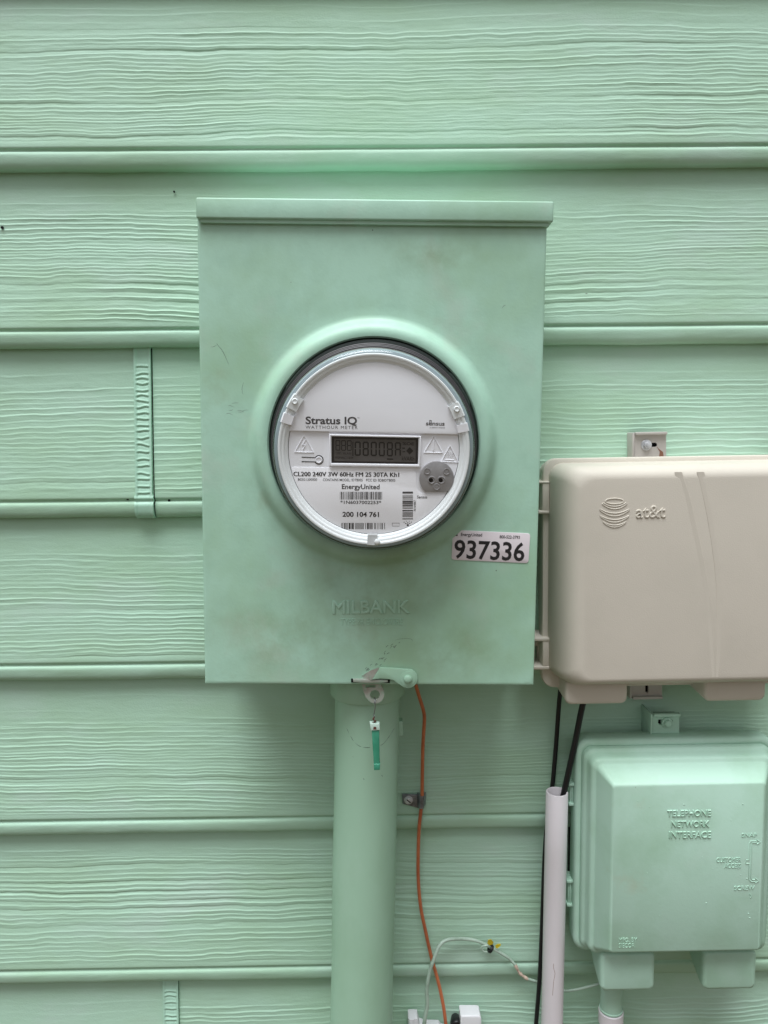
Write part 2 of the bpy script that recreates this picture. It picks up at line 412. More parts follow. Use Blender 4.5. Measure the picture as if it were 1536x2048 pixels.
PITCHES = {0: .85, 1: 1.0, 2: 1.25, 3: 1.1, 4: .88, 5: 1.0, 6: 1.4}
def plank(i, x0, x1, seed, fine, smooth_top=.28, amp=1.):
    zb = Z0-EXPO*i+(.0012 if i == 0 else 0)
    if fine:
        xs = np.concatenate([np.arange(x0, -.44, .007), np.arange(max(x0, -.44), min(x1, .44), .0027), np.arange(max(.44, x0), x1, .007), [x1]])
        xs = np.unique(xs[(xs >= x0) & (xs <= x1)])
        zs = np.concatenate([bz, np.arange(.0224, EXPO+.012, .00046)])
    else:
        xs = np.linspace(x0, x1, 5); zs = np.concatenate([bz, [EXPO+.012]])
    X, Z = np.meshgrid(xs, zs)
    Y = prof_y(Z, .0135 if i == 1 else LAP)
    if fine:
        k = np.clip((Z-.0218)/.004, 0, 1)
        Y = Y-grain(X, Z, seed, smooth_top, amp, PITCHES.get(i, 1))*k-.00035*vnoise(X/.25, Z/.06+seed, seed+20)
        bead = (1-np.clip((Z-.0165)/.0006, 0, 1))
        Y = Y-bead*(.00014*vnoise(X/.03, Z/.0014, seed+21)+.00025*vnoise(X/.09, Z/.02, seed+22)+.00008*vnoise(X/.008, Z/.004, seed+23))
    nz, nx = X.shape
    # the wavy lower edge and the butt (underside) of the board
    ed = .0004*vnoise(xs/.04, xs*0+.3, seed+30)+.0009*vnoise(xs/.3, xs*0+.3, seed+31) if fine else 0*xs
    V = np.stack([X, Y, Z+zb], -1)
    V[:, :, 2] += np.clip(1-Z/.02, 0, 1)*ed[None, :]
    under = V[0].copy(); under[:, 1] = .0175; under[:, 2] += .0004
    V = np.concatenate([under[None], V]).reshape(-1, 3); nz += 1
    I = np.arange(nz*nx).reshape(nz, nx)
    F = np.stack([I[:-1, :-1], I[:-1, 1:], I[1:, 1:], I[1:, :-1]], -1).reshape(-1, 4)
    me = bpy.data.meshes.new('plank'); me.vertices.add(len(V)); me.vertices.foreach_set('co', V.ravel())
    me.loops.add(F.size); me.loops.foreach_set('vertex_index', F.ravel().astype(np.int32))
    me.polygons.add(len(F)); me.polygons.foreach_set('loop_start', np.arange(0, F.size, 4, dtype=np.int32))
    me.update(calc_edges=True); me.validate(); smooth(me, 60)
    return obj('plank', me, wallF, 'siding')

X0, X1 = -.95, .95
def strap(i, a, b, seed, wd):
    """painted joint strap: follows the board's face and wraps under its bead; a, b = photo pixels of its top and bottom centre"""
    zb = Z0-EXPO*i
    A = P(*a, .006); B = P(*b, 0)
    zs = np.concatenate([[-.0012, -.0009], np.linspace(0, .022, 22), np.arange(.0225, EXPO+.004, .0007)])
    us = np.concatenate([[-.5, -.5, -.44], np.linspace(-.38, .38, 14), [.44, .5, .5]])
    Zg, U = np.meshgrid(zs, us, indexing='ij')
    Y = prof_y(np.clip(Zg, 0, 1))-.0032
    Y[0] = .006; Y[1] = -.0008
    Y[2:23] -= .0012*np.clip(1-(Zg[2:23]-.018)/.003, 0, 1)*np.clip((Zg[2:23]+.001)/.003, 0, 1)
    rs = np.random.RandomState(seed)
    inner = np.clip((.40-np.abs(U))/.06, 0, 1)
    h = np.zeros_like(Zg); z = .024
    while z < EXPO-.012:
        st, en = sorted(rs.uniform(-.42, .42, 2)); 
        if en-st < .5 or rs.rand() < .6: st, en = -.41, .41
        sl = rs.uniform(-.003, .003)*(1 if rs.rand() < .2 else .15); wv = rs.uniform(-.0008, .0008)
        zc = z+sl*U+wv*np.sin(U*7+rs.rand()*6)
        e = np.clip((U-st)/.06, 0, 1)*np.clip((en-U)/.06, 0, 1)
        h += e*(np.exp(-((Zg-zc)/.0010)**2)*.0007-np.exp(-((Zg-zc+.0016)/.0009)**2)*.0006)
        z += rs.uniform(.0042, .0075)
    Y = Y-h*inner+.0009*inner
    Y[:, 0] += .003; Y[:, -1] += .003
    cx = B.x+(A.x-B.x)*np.clip(Zg/EXPO, 0, 1)
    V = np.stack([cx+U*wd*np.where(Zg < .021, 1.12, 1.), Y, Zg+zb], -1); n = len(us)
    F = [(r*n+c, r*n+c+1, (r+1)*n+c+1, (r+1)*n+c) for r in range(len(zs)-1) for c in range(n-1)]
    return mesh('joint_strap', V.reshape(-1, 3), F, 'strap', wallF, 70)

planks = {}
s2x = P(309, 880, .004).x; s6x = P(357.5, 2010, .004).x
spec_top = {0: .24, 1: .22, 2: .20, 3: .24, 4: .3, 5: .16, 6: .3}
ampl = {0: 1.0, 1: 1.05, 2: 1.0, 3: .95, 4: .8, 5: .85, 6: .95}
for i in range(-4, 12):
    fine = 0 <= i <= 6
    if i == 2:
        planks[i] = plank(i, X0, s2x-.0010, 215, True, .22); planks['2b'] = plank(i, s2x, X1, 262, True, .22, .95)
    elif i == 6:
        planks[i] = plank(i, X0, s6x-.0010, 633, True, .34); planks['6b'] = plank(i, s6x, X1, 671, True, .2)
    else:
        planks[i] = plank(i, X0, X1, 40+i*17, fine, spec_top.get(i, .2), ampl.get(i, 1))
strap(2, (284, 702), (293, 1040), 5, .0158)
strap(6, (341, 1968), (349, 2240), 9, .0156)
bk = box('sheathing', X0, X1, .0215, .06, Z0-EXPO*11, Z0+EXPO*4.9, 'sheath', wallF, 0)
for a, b, k, r in ((255, 998, 2, 2.6), (338, 1001, '2b', 2.8), (4, 455, 1, 3), (348, 383, 1, 2)):
    p = P(a, b, .0015); zr = p.z-(Z0-EXPO*(2 if k != 1 else 1)); yy = float(prof_y(zr))-.0006
    p = P(a, b, yy)
    lathe('nail_hole', [(r*.00048, yy+.001), (r*.00045, yy), (r*.0002, yy-.0001)], 'dark', planks[k], p.x, p.z, 10, 35, True)

# ------------------------------------------------------------------ meter box
BD = -.105                                  # its front plane
c = P(740, 1369, BD)
BX = Frame('meter_box', (c.x, 0, c.z), (0, R(1.05), 0))
tag(BX.o, 'mint painted steel meter enclosure with round collar and number sticker on the siding', 'meter box')
bw, bh = .2765, .3745
xl, xr = BX.px(411, 1368, BD)[0], BX.px(1066, 1370, BD)[0]
bx0, bx1, bz0 = (xl+xr)/2-bw/2, (xl+xr)/2+bw/2, 0.
bz1 = bz0+bh+.004
OC = BX.px(748, 889, BD-.010); OR = .0842
# cover: pressed front panel with a raised collar round the opening
def cover():
    angs = sorted(set([i*2.5 for i in range(144)] + [math.degrees(math.atan2(z-OC[1], x-OC[0])) % 360 for x in (bx0, bx1) for z in (bz0, bz1)]))
    rings = [(.110, 0), (.1035, 0), (.1010, -.0004), (.0990, -.0016), (.0968, -.0042), (.0945, -.0066), (.0925, -.0080), (.0900, -.0087), (.0875, -.0089), (.0856, -.0086), (.0845, -.0074), (OR, -.005), (OR, .004)]
    v, f = [], []; n = len(angs); e = .0013
    def edge(a, x0, x1, z0, z1):
        c_, s_ = math.cos(R(a)), math.sin(R(a)); t = 9
        if c_ > 1e-9: t = min(t, (x1-OC[0])/c_)
        if c_ < -1e-9: t = min(t, (x0-OC[0])/c_)
        if s_ > 1e-9: t = min(t, (z1-OC[1])/s_)
        if s_ < -1e-9: t = min(t, (z0-OC[1])/s_)
        return OC[0]+c_*t, OC[1]+s_*t
    for off, dy in ((0, .022), (0, e), (-e*.3, e*.3), (-e, 0), (-e*2, 0)):
        for a in angs:
            x, z = edge(a, bx0-off, bx1+off, bz0-off, bz1+off); v.append((x, BD+dy, z))
    for r, dy in rings:
        for a in angs: v.append((OC[0]+r*math.cos(R(a)), BD+dy, OC[1]+r*math.sin(R(a))))
    for k in range(4+len(rings)):
        for i in range(n):
            j = (i+1) % n; f.append((k*n+i, k*n+j, (k+1)*n+j, (k+1)*n+i))
    return mesh('cover', v, f, 'cover', BX.o, 30)
cov = cover()
enc = box('enclosure', bx0+.0015, bx1-.0015, BD+.0222, .006, bz0+.0015, bz1, 'metal', BX.o, .001)
# dark inside of the socket seen in the gap
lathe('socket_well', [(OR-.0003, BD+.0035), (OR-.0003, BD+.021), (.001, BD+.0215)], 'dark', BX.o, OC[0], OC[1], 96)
cy0 = BX.px(397, 436, BD-.006)[1]; cy1 = BX.px(392, 394, BD-.006)[1]
cxa, cxb = BX.px(391.5, 410, BD-.006)[0], BX.px(1107.5, 425, BD-.006)[0]
cap = box('top_cap', cxa, cxb, BD-.006, .004, cy0, cy1, 'metal', BX.o, .0014, 3)
box('drip_lip', cxa+.0025, cxb-.0025, BD-.0035, BD+.002, cy0-.0028, cy0+.002, 'metal', cap, .0006)
a = BX.p3(412, 441, BD-.0006); lathe('paint_blob', [(.0022, a.y+.0006), (.0018, a.y-.0006), (.0006, a.y-.0012)], 'bare', cov, a.x, a.z, 10, 60, True)
# embossed words
text('MILBANK', (665, 1228), (820, 1227), 27, BD, 'metal', cov, BX, bold=.012, ext=.0009, bev=.04)
text('TYPE 3R ENCLOSURE', (681, 1250), (806, 1250), 13, BD, 'metal', cov, BX, bold=0., ext=.00045, bev=.03)
# latch: c6 = enlarged-crop coordinates
def c6(x, y): return (640+x/4.55, 1170+y/4.55)
def L6(L): return [c6(*p) for p in L]
arm = L6([(470, 862), (540, 752), (640, 755), (760, 763), (835, 770)]+[(800+88*math.cos(R(t)), 850-88*math.sin(R(t))) for t in range(60, -136, -12)]+[(705, 895), (668, 868), (635, 858), (550, 852)])
la = prism('latch_arm', BX.pts(arm, BD-.003), BD-.0035, BD-.0012, 'metal', BX.o, .0007)
ty = BD-.003
tip = [BX.p3(*c6(541, 750), ty-.0004), BX.p3(*c6(472, 863), ty-.0004), BX.p3(*c6(368, 858), ty+.004), BX.p3(*c6(384, 824), ty+.002), BX.p3(*c6(450, 782), ty+.001)]
v = tip+[p+Vector((0, .0022, -.0006)) for p in tip]
mesh('bent_tip', v, [(0, 1, 2, 3, 4), (9, 8, 7, 6, 5)]+[(k, (k+1) % 5, 5+(k+1) % 5, 5+k) for k in range(5)], 'bare', la, 20)
rc = BX.px(*c6(800, 852), BD-.0035)
lathe('rivet', [(.0064, BD-.0034), (.0064, BD-.0040), (.0052, BD-.0043), (.0036, BD-.0045), (.0033, BD-.0060), (.0024, BD-.0068), (.0008, BD-.0071)], 'metal', la, rc[0], rc[1], 32, 50, True)
# staple that the cover bottom hooks over, black slot ends, and the padlock eye under it
sp_ = BX.pts(L6([(283, 853), (636, 862), (636, 893), (283, 888)]), BD-.0008)
prism('latch_slot', sp_, BD-.0006, BD+.003, 'dark', BX.o)
sp2 = BX.pts(L6([(300, 858), (380, 858), (618, 866), (618, 886), (560, 892), (380, 892), (302, 884)]), BD-.0022)
prism('slot_plate', sp2, BD-.0022, BD+.003, 'bare', BX.o, .0006)
ey = BD+.004
outer = L6([(380, 880), (545, 880), (572, 940)])+[c6(503+82*math.cos(R(t)), 992-86*math.sin(R(t))) for t in range(18, -150, -12)]+L6([(415, 1020), (392, 950)])
eye = prism('seal_eye', BX.pts(outer, ey), ey, ey+.002, 'bare', BX.o, 0, holes=[BX.pts([c6(499+46*math.cos(R(t)), 1000+44*math.sin(R(t))) for t in range(0, 360, 15)], ey), BX.pts(L6([(415, 908), (505, 908), (505, 934), (415, 934)]), ey)])
# number sticker
def c5(x, y): return (880+x/7.68, 1040+y/7.68)
A = Vector(BX.px(*c5(200, 610), BD)); B_ = Vector(BX.px(*c5(1345, 662), BD)); T_ = Vector(BX.px(*c5(212, 152), BD))
u = (B_-A); W_ = u.length; u.normalize(); nv = Vector((-u.y, u.x)); H_ = (T_-A).dot(nv)
st = prism('number_sticker', [tuple(A+u*(x-.0004)+nv*z) for x, z in rrect(-.001, W_+.001, 0, H_, .0024)], BD-.0005, BD+.0002, 'sticker', BX.o, .0001)
st['label'] = 'white sticker with large black digits 937336'
text('937336', c5(210, 592), c5(1290, 640), 300/7.68*.985, BD-.0005, 'ink', st, BX, bold=.018)
text('EnergyUnited', c5(320, 262), c5(645, 270), 66/7.68, BD-.0005, 'ink', st, BX, bold=.016)
text('800-522-3793', c5(915, 282), c5(1225, 292), 50/7.68, BD-.0005, 'ink', st, BX, bold=.016)
for q in ([(215, 185), (240, 186), (238, 212), (215, 210)], [(246, 187), (275, 189), (275, 200), (246, 198)], [(244, 205), (275, 207), (275, 218), (244, 216)], [(215, 218), (238, 219), (270, 224), (272, 245), (215, 242)]):
    prism('logo_block', BX.pts([c5(*p) for p in q], BD-.0005), BD-.0006, BD-.0004, 'ink', st)

rs = random.Random(11)
def scratch(pts, r=.00016, material='ink2'):
    tube('scratch', [Vector((x, BD+r*.5, z)) for x, z in BX.pts(pts, BD)], lambda t: r*(.3+math.sin(math.pi*t)), material, cov, 5, 4)
scratch([(431, 682), (437, 692), (444, 700), (452, 716), (461, 738)]); scratch([(420, 694), (428, 693), (436, 688)], .0001)
for _ in range(9):
    x, y = rs.uniform(445, 505), rs.uniform(805, 835); scratch([(x, y), (x+rs.uniform(3, 9), y+rs.uniform(-3, 1)), (x+rs.uniform(10, 18), y+rs.uniform(-4, 3))], .00010)
scratch([(488, 762), (484, 778), (487, 792)], .00012)
for _ in range(34):
    t = rs.random(); x = 728+t*62+rs.gauss(0, 6); y = 1346-t*52+rs.gauss(0, 7); L_ = rs.uniform(2, 7)
    scratch([(x, y), (x+L_*.5, y-L_*.5+rs.uniform(-1, 1)), (x+L_, y-L_*.8)], rs.uniform(.0001, .0002))
scratch([(786, 1282), (800, 1278), (822, 1278), (827, 1286)], .0001); scratch([(1004, 618), (1007, 612), (1013, 610)], .00012)

# ------------------------------------------------------------------ electric meter
lc = BX.m @ Vector((OC[0], BD, OC[1]))
MT = Frame('electric_meter', lc, (R(4.6), R(1.05), 0))
tag(MT.o, 'round clear-covered electric meter with white face and dark display, plugged into the mint box', 'electric meter')
base = lathe('meter_base', [(.0832, .017), (.0832, -.008), (.0828, -.011), (.0800, -.0245), (.0790, -.0250), (.0788, -.0275), (.0781, -.0280), (.0779, -.0300), (.0773, -.0304), (.0768, -.034), (.0735, -.036), (.0722, -.047), (.055, -.0448), (.001, -.0448)], 'dark', MT.o, ang=40)
for k, (r, y) in enumerate(((.0801, -.0247), (.0790, -.0277), (.0780, -.0302))):
    lathe('rib', [(r-.0006, y+.0006), (r, y+.0002), (r, y-.0002), (r-.0006, y-.0006)], 'ink2', base)
lathe('gasket', [(.0764, -.0345), (.0760, -.0372), (.0755, -.0376)], 'tan', base)
lathe('cover_edge', [(.0756, -.0374), (.0752, -.0470), (.0742, -.0490), (.0724, -.0492)], 'edge', base)
for a0, a1 in ((128, 147), (24, 44)):             # black notches in the rim
    n = 10; v = []; f = []
    for i in range(n+1):
        t = R(a0+(a1-a0)*i/n)
        for r, y in ((.0834, -.0065), (.0834, -.0104), (.0806, -.0155), (.0806, -.006)): v.append((r*math.cos(t), y, r*math.sin(t)))
    for i in range(n):
        for k in range(4): f.append((i*4+k, i*4+(k+1) % 4, (i+1)*4+(k+1) % 4, (i+1)*4+k))
    f += [(0, 1, 2, 3), (n*4+3, n*4+2, n*4+1, n*4)]
    mesh('rim_block', v, f, 'black', base, 30)
FY = -.046
FCr = .0652
plate = lathe('faceplate', [(.0655, FY+.001), (.0655, FY), (.001, FY)], 'face', MT.o, cap=True)
bez = lathe('bezel_ring', [(.0646, FY+.0008), (.0650, -.0474), (.0662, -.0482), (.0670, -.0484), (.0673, -.0500), (.0682, -.0506), (.0693, -.0506), (.0697, -.0516), (.0706, -.0522), (.0716, -.0520), (.0721, -.0508), (.0723, -.044)], 'ring', MT.o, ang=50)
def c4(x, y): return (560+x/4.042, 790+y/4.042)
def F4(L, y=FY): return MT.pts([c4(*p) for p in L], y)
def arc_clip(za, zb_left, zb_right):
    pass
# upper panel: the part of the disc above the crease line, slightly raised
la_ = F4([(110, 290)])[0]; lb_ = F4([(1440, 320)])[0]
def chord(zoff):  # where the crease meets the disc
    d = Vector((lb_[0]-la_[0], lb_[1]-la_[1])).normalized(); o_ = Vector((la_[0], la_[1]+zoff))
    b = o_.dot(d); cc = o_.dot(o_)-FCr**2; s_ = math.sqrt(b*b-cc); return o_+d*(-b-s_), o_+d*(-b+s_)
p0, p1 = chord(0); t0 = math.degrees(math.atan2(p0.y, p0.x)); t1 = math.degrees(math.atan2(p1.y, p1.x))
if t0 < 0: t0 += 360
up_ = circ(0, 0, FCr, 48, t1, t0)
upp = prism('upper_panel', up_, FY-.0022, FY+.0005, 'face', plate, .0009, seg=3)
UY = FY-.0022
text('Stratus IQ', c4(207, 246), c4(623, 248), 76, UY, 'ink2', upp, MT, bold=.03) if 0 else text('Stratus IQ', c4(207, 247), c4(623, 250), 74/4.042, UY, 'ink2', upp, MT, bold=.026)
text('TM', c4(626, 190), c4(643, 190), 9/4.042, UY, 'ink2', upp, MT)
text('WATTHOUR METER', c4(207, 272), c4(627, 275), 25/4.042, UY, 'ink2', upp, MT, space=1.25)
text('sensus', c4(1180, 246), c4(1330, 249), 24/4.042, UY, 'ink2', upp, MT, bold=.02)
text('a xylem brand', c4(1210, 271), c4(1330, 273), 14/4.042, UY, 'ink2', upp, MT, bold=.008)
bars('logo_bar', [F4(q, UY) for q in ([(1206, 204), (1226, 204), (1226, 212), (1206, 212)], [(1206, 214), (1211, 214), (1211, 226), (1206, 226)], [(1221, 214), (1226, 214), (1226, 226), (1221, 226)])], UY, 'ink2', upp)
# display
dsp = prism('display_surround', F4([(396, 313), (1141, 329), (1136, 583), (399, 573)]), FY-.0026, FY+.0005, 'face', MT.o, .0010,
            holes=[F4([(417, 332), (1119, 345), (1115, 559), (417, 549)])])
lcdm = prism('display_mask', F4([(414, 330), (1122, 342), (1118, 562), (414, 552)]), FY-.0005, FY+.0004, 'lcdframe', dsp)
lcd = prism('display', F4([(438, 352), (1098, 364), (1095, 541), (438, 532)]), FY-.0006, FY-.0003, 'lcd', dsp)
LY = FY-.0006
def seg7(x, y, w_, h_, t, on='abcdefg'):
    S = {'a': (x+t*.6, y, x+w_-t*.6, y+t), 'g': (x+t*.6, y+h_/2-t/2, x+w_-t*.6, y+h_/2+t/2), 'd': (x+t*.6, y+h_-t, x+w_-t*.6, y+h_),
         'f': (x, y+t*.6, x+t, y+h_/2-t*.3), 'b': (x+w_-t, y+t*.6, x+w_, y+h_/2-t*.3), 'e': (x, y+h_/2+t*.3, x+t, y+h_-t*.6), 'c': (x+w_-t, y+h_/2+t*.3, x+w_, y+h_-t*.6)}
    sk = lambda p: (p[0], p[1]+(p[0]-420)*.017)
    return [F4([sk((a_, d_)), sk((c_, d_)), sk((c_, b_)), sk((a_, b_))], LY) for a_, b_, c_, d_ in (S[k] for k in on)]
for k in range(3): bars('digit', seg7(449+k*46, 364, 38, 84, 7), LY, 'seg', lcd)
for k, on in enumerate(('abcdef', 'abcdefg', 'abcdef', 'abcdef', 'abcdefg', 'abcefg')): bars('digit', seg7(603+k*65, 372, 50, 116, 12, on), LY, 'seg', lcd)
text('TEST RLASE', c4(449, 478), c4(580, 481), 16/4.042, LY, 'seg', lcd, MT)
text('EQNALT1234', c4(449, 515), c4(592, 518), 18/4.042, LY, 'seg', lcd, MT, bold=.01)
text('kVARh', c4(985, 530), c4(1085, 533), 34/4.042, LY, 'seg', lcd, MT, bold=.01)
text('%OE', c4(990, 404), c4(1082, 407), 24/4.042, LY, 'seg', lcd, MT, bold=.02)
for q in ([(1020, 452), (1048, 420), (1078, 452), (1048, 482)], [(865, 512), (915, 513), (915, 524), (865, 523)], [(988, 425), (1010, 425), (1010, 435), (988, 435)], [(990, 455), (1012, 455), (1012, 462), (990, 462)], [(585, 378), (594, 378), (594, 492), (585, 492)]): bars('display_mark', [F4(q, LY)], LY, 'seg', lcd)
# raised warning triangles
def raised(name, pts, wpx, parent=plate, closed=True, hgt=.0006, material='face'):
    Q = [Vector((*p, 0)) for p in F4(pts)]; r = wpx/4.042*.00038
    L = [Vector((q.x, FY-hgt*.3, q.y)) for q in Q]
    if closed: L = L+[L[0], L[0].lerp(L[1], .05)]
    return tube(name, L, r, material, parent, 6, 0)
raised('warning_triangle', [(195, 326), (119, 460), (272, 464)], 5)
raised('warning_triangle', [(1243, 334), (1164, 463), (1315, 468)], 5)
raised('warning_triangle', [(1375, 409), (1302, 537), (1444, 545)], 5)
raised('lightning_bolt', [(205, 365), (180, 405), (206, 405), (186, 440)], 4, closed=False)
raised('exclamation_mark', [(1241, 368), (1240, 450)], 7, closed=False)
for k in range(3): raised('heat_wave', [(1358+k*17, 455), (1366+k*17, 468), (1356+k*17, 480), (1364+k*17, 498)], 3, closed=False)
raised('heat_plate', [(1333, 522), (1407, 526)], 4, closed=False)
# reset loop mark
cc_ = (314, 524)
o1 = [(175, 498), (282, 503)]+[(314+38*math.cos(R(t)), 524+38*math.sin(R(t))) for t in range(-143, 146, 12)]+[(282, 543), (175, 541), (175, 534), (288, 537)]+[(314+31*math.cos(R(t)), 524+31*math.sin(R(t))) for t in range(140, -141, -12)]+[(288, 509), (175, 505)]
prism('loop_mark', F4(o1), FY-.0002, FY+.0002, 'ink', plate)
k = F4([cc_])[0]; rr = (F4([(314+27, 524)])[0][0]-k[0])
lathe('loop_button', [(rr, FY+.0002), (rr, FY-.0007), (rr*.8, FY-.0009), (rr*.66, FY-.0004), (.0003, FY-.0004)], 'face', plate, k[0], k[1], 28, 40, True)
# paper label below the display
def cw(a0, a1, n): return [(FCr*1.0*math.cos(R(a0+(a1-a0)*i/n)), FCr*math.sin(R(a0+(a1-a0)*i/n))) for i in range(n+1)]
top = F4([(92, 640), (92, 606), (98, 590), (112, 582), (600, 590), (1055, 598), (1080, 606), (1094, 622), (1100, 650), (1102, 740), (1112, 772), (1136, 790), (1170, 798), (1325, 800), (1345, 808), (1356, 828)])
s0 = top[0]; s1 = top[-1]; a_s1 = math.degrees(math.atan2(s1[1], s1[0])); a_s0 = math.degrees(math.atan2(s0[1], s0[0]))-360 if math.atan2(s0[1], s0[0]) > 0 else math.degrees(math.atan2(s0[1], s0[0]))
if a_s0 > a_s1: a_s0 -= 360
lab = prism('rating_label', [p for p in top if math.hypot(*p) < FCr*.985]+[(p[0]*.988, p[1]*.988) for p in cw(a_s1, a_s0, 40)], FY-.0004, FY+.0002, 'paper', plate, .0001)
PY = FY-.0004
T4 = lambda s_, x0, x1, y0, y1, **k_: text(s_, c4(x0, y1), c4(x1, y1+(x1-x0)*.008), (y1-y0)/4.042, PY, k_.pop('m', 'ink'), lab, MT, **k_)
T4('CL200 240V 3W 60Hz FM 2S 30TA Kh1', 108, 961, 620, 655); T4('CL200 240V 3W 60Hz FM 2S 30TA Kh1', 111, 964, 620, 655, ext=.00018)
T4('B02G1300000', 145, 300, 672, 692, bold=.004); T4('CONTAINS MODEL: IDTB005', 347, 668, 674, 695, bold=.004); T4('FCC ID: SDBIDTB005', 697, 932, 677, 698, bold=.004)
T4('EnergyUnited', 500, 805, 720, 772, bold=.016)
T4('*1N6037002253*', 488, 818, 852, 880, bold=.012)
T4('200 104 761', 505, 800, 943, 985, bold=.026)
T4('TYPE BSA4', 602, 700, 1115, 1133, bold=.006)
T4('Sensus', 1108, 1190, 812, 836, bold=.012)
text('76164867', c4(1098, 940), c4(1098, 850), 17/4.042, PY, 'ink', lab, MT, bold=.006, vertical=True)
def barcode(x0, x1, y0, y1, n, seed, horiz=False):
    rs = random.Random(seed); ws = [rs.choice((1, 1, 1, 2, 3)) for _ in range(2*n+1)]; tot = sum(ws); q = []; t = 0
    for i, w_ in enumerate(ws):
        a_, b_ = t/tot, (t+w_)/tot; t += w_
        if i % 2: continue
        if horiz: q.append([(x0, y0+(y1-y0)*b_), (x1, y0+(y1-y0)*b_), (x1, y0+(y1-y0)*a_), (x0, y0+(y1-y0)*a_)])
        else: q.append([(x0+(x1-x0)*a_, y1), (x0+(x1-x0)*b_, y1), (x0+(x1-x0)*b_, y0), (x0+(x1-x0)*a_, y0)])
    bars('barcode', [F4(k_, PY) for k_ in q], PY, 'ink', lab)
barcode(485, 825, 782, 845, 44, 3); barcode(497, 848, 1034, 1085, 26, 4); barcode(990, 1075, 781, 1006, 22, 5, True)
for dx, dy, r_ in ((0, 0, 9), (-16, -14, 5), (0, -18, 5), (16, -14, 5), (-30, -24, 4), (30, -24, 4), (-12, -32, 3), (12, -32, 3)):
    kx, kz = F4([(1033+dx, 1052+dy)], PY)[0]; prism('dot', circ(kx, kz, r_/4.042*.00038, 10), PY-.0001, PY+.0001, 'ink', lab)
raised('battery_mark', [(907, 1035), (966, 1036), (966, 1060), (907, 1059)], 2, lab, True, .0012, 'ink2')
# optical port
pc = F4([(1265, 672)])[0]; pr = abs(F4([(1405, 672)])[0][0]-pc[0])
cut = -math.asin(.78)
pts_ = circ(pc[0], pc[1], pr, 50, -52, 232)
opt = prism('optical_port', pts_, FY-.0022, FY+.0004, 'port', MT.o, .0006)
OY = FY-.0022
for (x, y) in ((1190, 615), (1347, 619), (1267, 741)):
    kx, kz = F4([(x, y)], OY)[0]; lathe('contact', [(.0026, OY+.0002), (.0026, OY-.0005), (.0021, OY-.0006), (.0018, OY-.0001), (.0002, OY-.0003)], 'port', opt, kx, kz, 20, 40, True)
for (x, y) in ((1226, 687), (1304, 687)):
    kx, kz = F4([(x, y)], OY)[0]; h_ = lathe('eyelet', [(.0031, OY+.0002), (.0031, OY-.0004), (.0025, OY-.0006), (.0022, OY-.0002)], 'port', opt, kx, kz, 20, 40)
    prism('lens', circ(kx-.0005, kz-.0001, .0016, 16), OY-.00025, OY+.0001, 'dark', h_)
# bezel clips
def clip(ang, wdeg, mat_, nm='bezel_clip', out=.0728):
    v, f = [], []; n = 6
    for i in range(n+1):
        t = R(ang-wdeg/2+wdeg*i/n)
        for r, y in ((.0640, -.0468), (.0645, -.0512), (.0668, -.0514), (out-.001, -.0528), (out, -.0516), (out, -.046)): v.append((r*math.cos(t), y, r*math.sin(t)))
    for i in range(n):
        for k in range(6): f.append((i*6+k, i*6+(k+1) % 6, (i+1)*6+(k+1) % 6, (i+1)*6+k))
    f += [tuple(range(6)), tuple(range(n*6+5, n*6-1, -1))]
    return mesh(nm, v, f, mat_, bez, 30)
clip(-90.5, 6.5, 'clipgrey')
k_ = clip(149, 9, 'ring'); k_ = clip(26.5, 9, 'ring'); clip(160, 6, 'face'); clip(15, 5, 'face')
t = R(-87.5); lathe('clip_screw', [(.0022, -.0500), (.0022, -.0532), (.0016, -.0538), (.0006, -.0540)], 'ring', bez, .0695*math.cos(t), .0695*math.sin(t), 16, 50, True)
for a_ in (148, 27.5):
    t = R(a_); lathe('clip_screw', [(.0022, -.0500), (.0022, -.0530), (.0017, -.0535), (.0014, -.0532)], 'ring', bez, .0690*math.cos(t), .0690*math.sin(t), 16, 50, True)
# clear cover over everything
lathe('clear_cover', [(.0768, -.0335), (.0762, -.046), (.0756, -.052), (.0752, -.0555), (.0740, -.0580), (.0722, -.0592), (.0705, -.0592), (.066, -.0602), (.05, -.0622), (.03, -.0638), (.012, -.0645), (.0005, -.0646)], 'clear', MT.o, ang=80)

# ------------------------------------------------------------------ conduit under the box
def straight(name, a, b, r, material, parent, extend=None):
    pass
q0 = P(734.5, 1420, -.055); q1 = P(722.5, 2048, -.055); dv = (q1-q0)/(q1.z-q0.z)
foot = q0+dv*(0.0-q0.z)
CD = Frame('conduit', foot)
tag(CD.o, 'thick mint painted conduit pipe running down from the meter box', 'conduit')
def up(z): p = q0+dv*(z-q0.z); return Vector((p.x-foot.x, p.y-foot.y, z))
zt = (BX.m @ Vector((0, -.055, 0))).z
zh = P(734, 1413, -.09).z
cr = .0293
def vpipe(name, z0, z1, r, material, parent, prof=None, seg=48):
    L = prof or [(z0, r), (z1, r)]
    loops = []
    for z, rr_ in L:
        c_ = up(z); loops.append([(c_.x+rr_*math.cos(2*math.pi*i/seg), c_.y+rr_*math.sin(2*math.pi*i/seg), z) for i in range(seg)])
    return loft(name, loops, material, parent, 40)
vpipe('pipe', 0, zt-.004, cr, 'conduit', CD.o, [(z, cr+.00025*math.sin(z*40)) for z in np.linspace(0, zh+.006, 30)])
vpipe('hub', 0, 0, 0, 'conduit', CD.o, [(zh, cr-.001), (zh, .0326), (zh+.0012, .0336), (zh+.012, .0338), (zt+.0012, .0336)])
def on_conduit(x, y):
    Y_ = -.084
    for _ in range(6):
        w_ = P(x, y, Y_); c_ = up(w_.z)+Vector((foot.x, foot.y, 0)); dx = w_.x-c_.x
        Y_ = c_.y-math.sqrt(max(1e-9, cr*cr-dx*dx))
    return P(x, y, Y_)-foot
